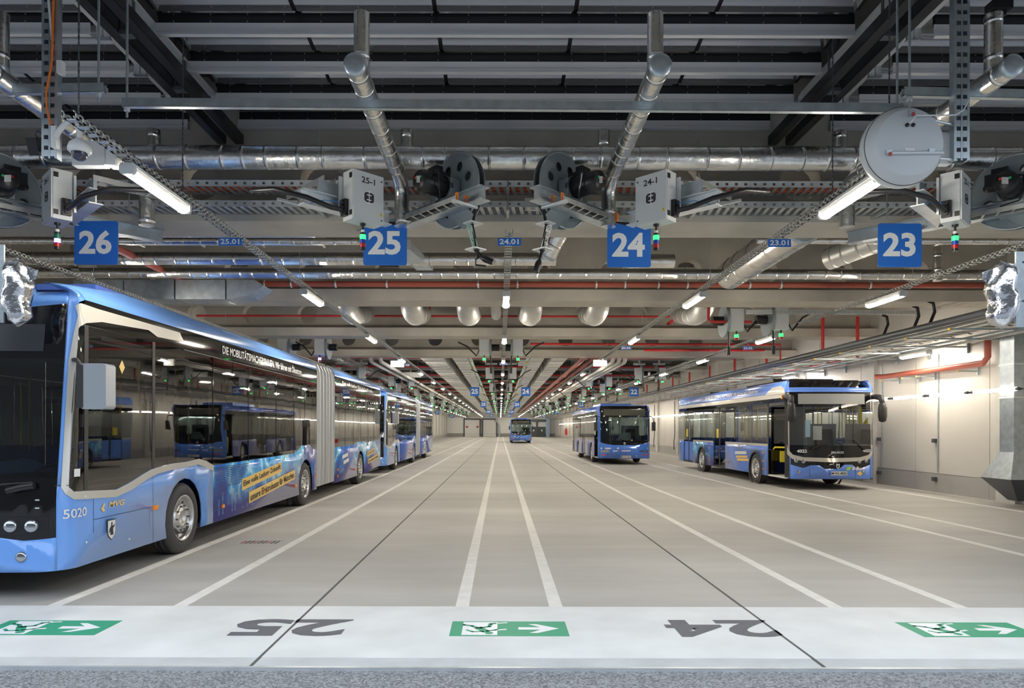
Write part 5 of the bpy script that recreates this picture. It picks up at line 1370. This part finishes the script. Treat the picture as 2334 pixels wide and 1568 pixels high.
# ------------------------------------------------------------------ solo buses
def plate(q, s, z, st, t, w=.52, h=.11):
    q.quad([(s-w/2,z-h/2),(s+w/2,z-h/2),(s+w/2,z+h/2),(s-w/2,z+h/2)], 'number_plate', M_plate, t, .02)
    q.quad([(s-w/2,z-h/2),(s-w/2+.045,z-h/2),(s-w/2+.045,z+h/2),(s-w/2,z+h/2)], 'plate_band', M_euro, t, .023)
    q.text(st, s-w/2+.065, s+w/2-.02, z-.035, z+.035, 'plate_lettering', M_ink, t, .024, .03)
def ebus():
    t = thing('electric_bus', 'blue and white battery bus 4022 with open front door, parked by the right wall', 'bus', (9.455, 19.45, 0), 0, 'buses parked in the hall')
    q = Shell(1.275, 11.8, .24, .10, .03, 2.80, 3.13, .16, 1.1)
    S = q.sy; zb = .31; B = mat('bus_blue_mid', (.13,.27,.78), .22, coat=.6)
    D = mat('bus_lilac_blue', (.14,.20,.55), .25, coat=.5)
    W1, W2 = 2.45, 8.3; se = q.S0-.02
    # note: -s side (x<0) faces the camera and has the doors
    for sg in (1, -1):
        f = lambda pts: [(a*sg, b) for a, b in (pts if sg > 0 else pts)]
        def pan(pts, name, m, off=0., thick=0.): 
            P_ = [(a*sg, b) for a, b in pts]
            if sg < 0: P_ = P_[::-1]
            return q.panel(P_, name, m, t, off, both=False, thick=thick)
        doors = [] if sg > 0 else [(.12,1.42,'open'), (5.35,6.75,'closed'), (9.5,10.95,'closed')]
        # lower body pieces between doors
        edges = [.0]
        segs = []
        cur = .0
        for d0, d1, _ in doors:
            segs.append((cur, d0)); cur = d1
        segs.append((cur, 11.75))
        for a, b in segs:
            if b-a < .15: 
                pan([(S(a)+.0,zb),(S(b),zb),(S(b),2.78),(S(a),2.78)], 'door_pillar', M_bgrey); continue
            pts = [(S(a),zb),(S(a),1.20),(S(b),1.20),(S(b),zb)]
            for wy in (W2, W1):
                if a < wy < b: pts += arch(S(wy),.57,zb)
            pan(pts, 'side_skirt', B if b > 9 and a > 7 or a < 2 else M_ad, thick=.02)
            pan([(S(a),1.20),(S(b),1.20),(S(b),1.28),(S(a),1.28)], 'grey_waistline', M_silver)
            n = max(1, round((b-a)/1.35)); w = (b-a)/n
            for i in range(n):
                pan([(S(a+w*i)+.03,1.28),(S(a+w*(i+1))-.03,1.28),(S(a+w*(i+1))-.03,2.52),(S(a+w*i)+.03,2.52)], 'side_window', M_tint2)
                pan([(S(a+w*i)-.03 if i else S(a),1.28),(S(a+w*i)+.03,1.28),(S(a+w*i)+.03,2.52),(S(a+w*i)-.03 if i else S(a),2.52)], 'window_post', M_bblack)
            pan([(S(b)-.03,1.28),(S(b),1.28),(S(b),2.52),(S(b)-.03,2.52)], 'window_post', M_bblack)
        for d0, d1, st in doors:
            if st == 'closed':
                mid = (d0+d1)/2
                for a, b in ((d0, mid), (mid, d1)):
                    lo = M_bblack if d0 < 7 else B
                    pan([(S(a)+.05,.36),(S(b)-.05,.36),(S(b)-.05,1.2),(S(a)+.05,1.2)], 'door_lower_panel', M_tint if d0 < 7 else B, -.03)
                    pan([(S(a)+.05,1.2),(S(b)-.05,1.2),(S(b)-.05,2.42),(S(a)+.05,2.42)], 'door_glass', M_tint3, -.03)
                    for e0, e1 in ((a, a+.05), (b-.05, b)): pan([(S(e0),.33),(S(e1),.33),(S(e1),2.52),(S(e0),2.52)], 'door_frame', M_bgrey, -.02)
                    for z0, z1 in ((.33,.38),(2.40,2.52)): pan([(S(a),z0),(S(b),z0),(S(b),z1),(S(a),z1)], 'door_frame', M_bgrey, -.02)
                q.quad([(sg*(S(mid)+.08),1.40),(sg*(S(mid)+.30),1.40),(sg*(S(mid)+.30),1.74),(sg*(S(mid)+.08),1.74)], 'yellow_door_sticker', M_yellow, t, .0)
            else:
                pan([(S(d1)-.06,.33),(S(d1),.33),(S(d1),2.52),(S(d1)-.06,2.52)], 'door_frame', M_bgrey)
                pan([(S(d0),.33),(S(d0)+.05,.33),(S(d0)+.05,2.52),(S(d0),2.52)], 'door_frame', M_bgrey)
                pan([(S(d0),2.42),(S(d1),2.42),(S(d1),2.52),(S(d0),2.52)], 'door_frame', M_bgrey)
                for a in (d0+.07, d1-.10):            # leaves folded inwards
                    MB().bb(-1.20, -.68, a, a+.03, .40, 2.40).build('open_door_leaf', M_tint, t)
                MB().bb(-1.27, -.6, d0, d1, .31, .35).build('entry_step', M_intlight, t)
        pan([(S(.0),2.52),(S(11.75),2.52),(S(11.75),2.64),(S(.0),2.64)], 'black_header', M_bblack)
        pan([(S(.0),2.64),(S(11.75),2.64),(S(11.75),2.78),(S(.0),2.78)], 'grey_header', M_silver)
        pan([(S(.0),2.78),(S(11.75),2.80),(S(11.75),3.129),(S(.0),3.129)], 'roof_fairing', M_ad if 0 else B, 0, .02)
        pan([(S(.12),2.76),(S(1.6),2.76),(S(1.5),2.82),(S(1.1),2.98),(S(.5),3.0),(S(.2),2.90)], 'silver_roof_trim', M_silver, .012)
        # front corner strip (silver)
        pan([(1.14,zb),(S(.0),zb),(S(.0),1.12),(1.14,1.0)], 'corner_panel', B, 0, .02)
        pan([(1.20,1.0),(S(.0),1.12),(S(.0),2.78),(1.22,2.78)], 'silver_corner_trim', M_silver, .004)
        # mirrors
        MB().tube([(sg*1.24,.35,2.66),(sg*1.26,.05,2.66),(sg*1.27,-.22,2.62),(sg*1.28,-.28,2.48),(sg*1.28,-.28,2.40)], .07, 10, radii=[.06,.08,.09,.07,.05]).build('mirror_arm', M_bgrey, t)
        m = MB(); prof = [(.02,-.27),(.09,-.24),(.115,-.1),(.115,.12),(.09,.25),(.02,.29)]
        m.lathe(prof, (sg*1.28,-.28,2.20), (0,0,1), 14); m.build('side_mirror', M_bgrey, t)
        MB().box((sg*1.30,.28,2.66), (.06,.07,.11)).build('turn_signal', M_amber, t)
        for a in (1.0, .80): MB().lathe([(0,.025),(.045,.022),(.058,.01),(.06,-.01)], q.P(sg*a,.83 if a > .9 else .81,.012), (sg*.15,-1,0), 16).build('headlight', M_headl, t)
        MB().lathe([(0,.02),(.035,.018),(.05,.008),(.055,-.01)], q.P(sg*.92,.50,.006), (sg*.1,-1,0), 14).build('fog_lamp', M_headl, t)
        for yy, zz in ((1.75,1.0),(1.75,.75),(1.75,.5),(3.9,.55),(5.0,.55),(7.2,.55)): MB().box((sg*1.285,yy,zz), (.02,.06,.045)).build('side_marker', M_amber, t)
    # front
    q.panel([(-1.14,zb),(1.14,zb),(1.14,.72),(.80,.60),(.66,.66),(.60,.72),(.36,.72),(.20,.60),(-.20,.60),(-.36,.70),(-.60,.70),(-.80,.62),(-1.14,.72)], 'front_bumper', B, t, both=False, thick=.02)
    q.panel([(-1.14,.72),(-.80,.62),(-.60,.70),(-.36,.70),(-.20,.60),(.20,.60),(.36,.72),(.60,.72),(.66,.66),(.80,.60),(1.14,.72),(1.20,.98),(.9,.82),(0,.79),(-.9,.82),(-1.20,.98)], 'black_lamp_band', M_bblack, t, both=False)
    q.panel([(-1.24,1.30),(-1.24,1.02),(-1.1,.88),(-.8,.82),(0,.79),(.8,.82),(1.1,.88),(1.24,1.02),(1.24,1.30),(1.20,1.14),(1.08,1.0),(.8,.93),(0,.905),(-.8,.93),(-1.08,1.0),(-1.20,1.14)], 'silver_front_band', M_silver, t, .008, both=False)
    q.panel([(-1.20,1.0),(-1.08,.95),(-.8,.90),(0,.88),(.8,.90),(1.08,.95),(1.20,1.0),(1.20,1.27),(-1.20,1.27)], 'lower_black_glass', M_bblack, t, both=False)
    q.panel([(-1.20,1.27),(1.20,1.27),(1.20,2.38),(-1.20,2.38)], 'windscreen', M_tint2, t, both=False)
    q.panel([(-1.20,2.38),(1.20,2.38),(1.20,2.80),(-1.20,2.80)], 'display_surround', M_bblack, t, both=False)
    q.panel([(-.93,2.45),(.98,2.45),(.98,2.745),(-.93,2.745)], 'display_matrix', mat('display_grey', (.34,.35,.35), .35), t, .006, both=False)
    q.panel([(-1.22,2.80),(1.22,2.80),(1.22,2.93),(-1.22,2.93)], 'roof_brow', B, t, both=False, thick=.02)
    for a in (-.62, .68): q.quad([(a-.004,.33),(a+.004,.33),(a+.004,.62),(a-.004,.62)], 'bumper_seam', M_ink, t, .004)
    q.text('4022', -.98, -.70, 1.06, 1.15, 'fleet_number', M_sign, t, .012, .03)
    q.text('4022', .90, 1.14, 1.08, 1.16, 'fleet_number', M_sign, t, .012, .03)
    q.text('EBUSCO', -.02, .34, 1.04, 1.10, 'maker_lettering', M_galvlight, t, .012, .04)
    q.text('E-Bus', .58, .90, .565, .665, 'front_lettering', M_sign, t, .012, .04, shear=.25)
    q.quad([(.40,.56),(.50,.56),(.58,.66),(.48,.67),(.42,.63)], 'green_leaf', mat('leaf_green', (.35,.65,.12), .4), t, .012)
    q.quad([(.72,.47),(.82,.54),(.92,.47),(.82,.40)], 'diamond_sticker', M_gold, t, .012)
    shield(q, .165, .67, .16, t)
    plate(q, .175, .475, 'M·VG 4022', t)
    for p in ([(-.62,1.16),(-.45,1.24),(-.3,1.32)], [(.95,1.14),(.75,1.30),(.60,1.45)]):
        MB().tube([q.P(a,b,.04) for a,b in p], .016, 6).build('wiper', M_black, t)
    for p in ([(-.55,1.14),(-.05,1.33)], [(.62,1.43),(.10,1.44)]): MB().tube([q.P(a,b,.03) for a,b in p], .010, 5).build('wiper_blade', M_black, t)
    q.text('DIE MOBILITÄTSMACHER*INNEN. Wir fahren mit Ökostrom.', -S(7.8), -S(2.2), 2.88, 3.03, 'roof_slogan', M_plate, t, .012, .02)
    for (a0, a1, z0, z1, mm) in ((3.2,4.3,.90,1.0,M_plate), (3.1,4.2,.78,.86,MATS['banner_yellow']), (3.0,4.1,.68,.76,MATS['banner_yellow'])):
        q.quad([(-S(a0),z1),(-S(a1),z1-.04),(-S(a1),z0-.04),(-S(a0),z0)], 'side_banner', mm, t, .010)
    shield(q, -S(3.9), 1.10, .16, t)
    # roof units
    MB().bb(-1.1, 1.1, .5, 11.7, 2.86, 2.90).build('roof_plate', B, t)
    MB().prism([(.45,2.90),(.50,3.12),(.60,3.17),(3.6,3.17),(3.7,2.90)], lambda a,b,q_: (q_, a, b), -1.0, 1.05).build('roof_unit', M_bblack, t)
    MB().prism([(1.4,3.17),(1.5,3.27),(4.6,3.27),(4.7,3.17),(4.7,2.9),(3.7,2.9),(3.7,3.17)], lambda a,b,q_: (q_, a, b), -1.1, .75).build('roof_unit', M_black, t)
    MB().prism([(8.2,2.90),(8.4,3.24),(10.5,3.24),(10.7,2.90)], lambda a,b,q_: (q_, a, b), -.9, .9).build('roof_unit', M_bgrey, t)
    MB().bb(-1.22, 1.22, .1, 11.7, .30, .33).build('underbody', M_bgrey, t)
    MB().bb(-1.26, 1.26, 11.7, 11.8, .35, 1.25).build('rear_wall', B, t); MB().bb(-1.26, 1.26, 11.7, 11.8, 2.5, 3.0).build('rear_header', B, t); MB().bb(-1.24,1.24, 11.74, 11.75, 1.25, 2.5).build('rear_window', M_tint2, t)
    for wy in (W1, W2):
        for s in (-1, 1):
            MB().bb(s*.80, s*.84, wy-.6, wy+.6, .30, 1.08).bb(s*.82, s*1.24, wy-.6, wy+.6, 1.06, 1.09).build('wheel_housing', M_bgrey, t)
            put_wheel(t, s*1.12, wy, s)
            MB().lathe([(.50,0),(.57,0),(.57,.012),(.50,.012)], (s*1.27, wy, .48), (s,0,0), 30, closed=True).build('arch_trim', M_bgrey, t)
    seats = [(x, y, True) for y in (4.3, 5.1, 7.3, 8.1, 9.1, 10.2) for x in (-.95,-.5,.5,.95)]
    interior(t, 1.275, 11.6, seats, [(-.5,1.6),(.3,3.2),(-.35,4.7),(.35,5.6),(-.4,6.9),(-.5,5.2),(.35,7.9),(-.35,8.9)], ztop=2.62)
    MB().bb(-.45, -.41, 2.35, 2.8, .4, 1.75).build('partition_panel', M_intgrey, t)
    MB().box((-.3, .9, 1.75), (.02,.4,.5)).build('validator', mat('pale_blue_plastic', (.45,.68,.85), .4), t)
    MB().box((.05, 1.0, 1.62), (.26,.02,.42)).build('notice_sheet', M_plate, t)
    # yellow rails at the entrance
    MB().tube([(-1.15,1.35,.40),(-1.15,1.35,1.10),(-1.10,1.30,1.18),(-.80,.95,1.18)], .025, 8).build('entry_rail', M_yellow, t)
    MB().tube([(-1.1,.25,.36),(-1.1,.25,.90),(-1.0,.3,1.0),(-.8,.35,1.02)], .025, 8).build('entry_rail', M_yellow, t)
    MB().bb(-1.12,-.75, .86,.89,.75,1.08).build('yellow_panel', M_yellow, t)
    return t
ebus()

def citybus(x, y, label, open_door=True, st='M·VG 5263'):
    t = thing('city_bus', label, 'bus', (x, y, 0), 0, 'buses parked in the hall')
    q = Shell(1.265, 11.9, .20, .10, .05, 2.62, 2.88, .22, 1.0)
    S = q.sy; zb = .30; B = mat('bus_blue_front', (.07,.20,.66), .22, coat=.6); D = mat('bus_side_lilac', (.19,.22,.48), .28, coat=.5)
    W1, W2 = 2.65, 8.55
    for sg in (1, -1):
        def pan(pts, name, m, off=0., thick=0.):
            P_ = [(a*sg, b) for a, b in pts]
            if sg < 0: P_ = P_[::-1]
            return q.panel(P_, name, m, t, off, both=False, thick=thick)
        doors = [] if sg > 0 else [(.25,1.45,'open'), (5.0,6.3,'c'), (10.1,11.4,'c')]
        cur = 0; segs = []
        for d0, d1, _ in doors: segs.append((cur, d0)); cur = d1
        segs.append((cur, 11.85))
        for a, b in segs:
            pts = [(S(a),zb),(S(a),1.12),(S(b),1.12),(S(b),zb)]
            for wy in (W2, W1):
                if a < wy < b: pts += arch(S(wy),.56,zb)
            pan(pts, 'side_skirt', D if b-a > .4 else B, 0, .02)
            n = max(1, round((b-a)/1.4)); w = (b-a)/n
            for i in range(n):
                if b-a < .4: pan([(S(a),1.12),(S(b),1.12),(S(b),2.62),(S(a),2.62)], 'door_pillar', B); continue
                pan([(S(a+w*i)+.03,1.12),(S(a+w*(i+1))-.03,1.12),(S(a+w*(i+1))-.03,2.60),(S(a+w*i)+.03,2.60)], 'side_window', M_tint3)
                pan([(S(a+w*i)-.03 if i else S(a),1.12),(S(a+w*i)+.03,1.12),(S(a+w*i)+.03,2.60),(S(a+w*i)-.03 if i else S(a),2.60)], 'window_post', M_bblack)
        for d0, d1, k in doors:
            if k == 'c' or not open_door:
                mid = (d0+d1)/2
                for a, b in ((d0,mid),(mid,d1)):
                    pan([(S(a)+.05,.38),(S(b)-.05,.38),(S(b)-.05,2.45),(S(a)+.05,2.45)], 'door_glass', M_tint3, -.02)
                    for e0, e1 in ((a, a+.05), (b-.05, b)): pan([(S(e0),.33),(S(e1),.33),(S(e1),2.60),(S(e0),2.60)], 'door_frame', M_bgrey, -.01)
                    pan([(S(a),2.44),(S(b),2.44),(S(b),2.60),(S(a),2.60)], 'door_frame', M_bgrey, -.01)
                q.quad([(sg*(S(mid)+.03),.9),(sg*(S(mid)+.07),.9),(sg*(S(mid)+.07),1.8),(sg*(S(mid)+.03),1.8)], 'yellow_handrail', M_yellow, t, .0)
            else:
                for a in (d0+.04, d1-.08): MB().bb(-1.20, -.72, a, a+.03, .38, 2.40).build('open_door_leaf', M_tint, t)
                pan([(S(d0),2.42),(S(d1),2.42),(S(d1),2.60),(S(d0),2.60)], 'door_frame', M_bgrey)
                MB().tube([(-1.12,.75,.5),(-1.12,.75,1.2),(-1.0,.8,1.3)], .04, 8).build('entry_rail', M_yellow, t)
                MB().bb(-1.26, -.6, d0, d1, .30, .34).build('entry_step', M_intlight, t)
        pan([(S(0),2.60),(S(11.85),2.60),(S(11.85),2.879),(S(0),2.879)], 'roof_edge', B if 0 else mat('bus_blue_roof', (.10,.18,.60), .22, coat=.5), 0, .02)
        pan([(1.16,zb),(S(0),zb),(S(0),2.60),(1.16,2.60)], 'corner_panel', B, .0, .02)
        MB().box((sg*1.40,-.05,1.85), (.17,.10,.42)).build('side_mirror', M_bgrey, t)
        MB().tube([(sg*1.2,.1,2.35),(sg*1.36,-.05,2.3),(sg*1.40,-.05,2.05)], .025, 8).build('mirror_arm', M_bgrey, t)
        q.quad([(sg*.72,.59),(sg*1.16,.59),(sg*1.14,.70),(sg*.76,.71)], 'headlight', M_headl, t, .012)
        q.quad([(sg*.86,.44),(sg*1.12,.45),(sg*1.12,.50),(sg*.88,.50)], 'fog_lamp_strip', M_amber if 0 else M_red, t, .012)
        MB().lathe([(0,.02),(.04,.015),(.045,-.01)], q.P(sg*.60,.415,.006), (0,-1,0), 12).build('fog_lamp', M_headl, t)
    q.panel([(-1.16,zb),(1.16,zb),(1.16,1.08),(.9,1.0),(.5,.945),(-.5,.945),(-.9,1.0),(-1.16,1.08)], 'front_panel', B, t, both=False, thick=.02)
    q.panel([(-1.16,1.08),(-.9,1.0),(-.5,.945),(.5,.945),(.9,1.0),(1.16,1.08),(1.16,1.17),(-1.16,1.17)], 'lower_black_glass', M_bblack, t, both=False)
    q.panel([(-1.16,1.17),(1.16,1.17),(1.16,2.30),(-1.16,2.30)], 'windscreen', M_wind, t, both=False)
    q.panel([(-1.20,2.30),(1.20,2.30),(1.20,2.86),(-1.20,2.86)], 'display_surround', M_bblack, t, both=False)
    q.panel([(-1.0,2.38),(1.0,2.38),(1.0,2.70),(-1.0,2.70)], 'display_matrix', mat('display_olive', (.045,.047,.035), .3), t, .006, both=False)
    q.quad([(-1.14,.75),(-.66,.75),(-.66,.82),(-1.14,.82)], 'silver_stripe', M_plate, t, .008)
    q.quad([(-.36,.76),(1.16,.76),(1.16,.83),(-.36,.83)], 'silver_stripe', M_plate, t, .008)
    q.quad([(-.55,.62),(.30,.66),(.30,.69),(-.55,.69)], 'pale_reflector_strip', mat('bus_pale_blue', (.42,.52,.80), .3), t, .008)
    q.text('MAN', -.12, .28, .64, .70, 'maker_lettering', M_plate, t, .014, .05)
    shield(q, .0, 1.02, .14, t)
    plate(q, .06, .38, st, t)
    MB().tube([q.P(.1,1.16,.03), q.P(-.5,1.28,.03), q.P(-.8,1.22,.03)], .014, 5).build('wiper', M_black, t)
    MB().tube([q.P(.3,1.16,.03), q.P(.2,1.5,.03), q.P(.25,1.6,.03)], .014, 5).build('wiper', M_black, t)
    MB().bb(-1.05, 1.05, .3, 11.8, 2.84, 2.88).build('roof_plate', B, t)
    MB().bb(-.8, .8, 2.5, 5.5, 2.88, 3.05).build('roof_unit', B, t)
    MB().bb(-1.2, 1.2, .1, 11.8, .29, .32).build('underbody', M_bgrey, t)
    MB().bb(-1.25, 1.25, 11.8, 11.9, .35, 1.2).build('rear_wall', B, t); MB().bb(-1.25, 1.25, 11.8, 11.9, 2.5, 2.8).build('rear_header', B, t); MB().bb(-1.23,1.23, 11.84, 11.85, 1.2, 2.5).build('rear_window', M_tint2, t)
    for wy in (W1, W2):
        for s in (-1, 1):
            MB().bb(s*.80, s*.84, wy-.58, wy+.58, .29, 1.06).build('wheel_housing', M_bgrey, t)
            put_wheel(t, s*1.10, wy, s)
    seats = [(x_, y_, True) for y_ in (4.3, 5.1, 7.3, 8.1, 9.1) for x_ in (-.95,-.5,.5,.95)]
    interior(t, 1.265, 11.7, seats, [(-.4,1.9),(.3,3.2),(-.35,4.7),(.35,5.6),(-.4,6.7)], ztop=2.6)
    MB().prism([(0,1.18),(.75,1.18),(.70,1.55),(.35,1.55)], lambda a,b,d: (-.35+a, .35+d, b), 0, .03).build('windscreen_tray', M_intlight, t)
    return t
citybus(6.03, 33.1, 'blue city bus with black destination panel standing in lane 23, middle distance')
citybus(2.52, 82.0, 'small far blue city bus near the end of the hall in lane 24', False, 'M·VG 5264')
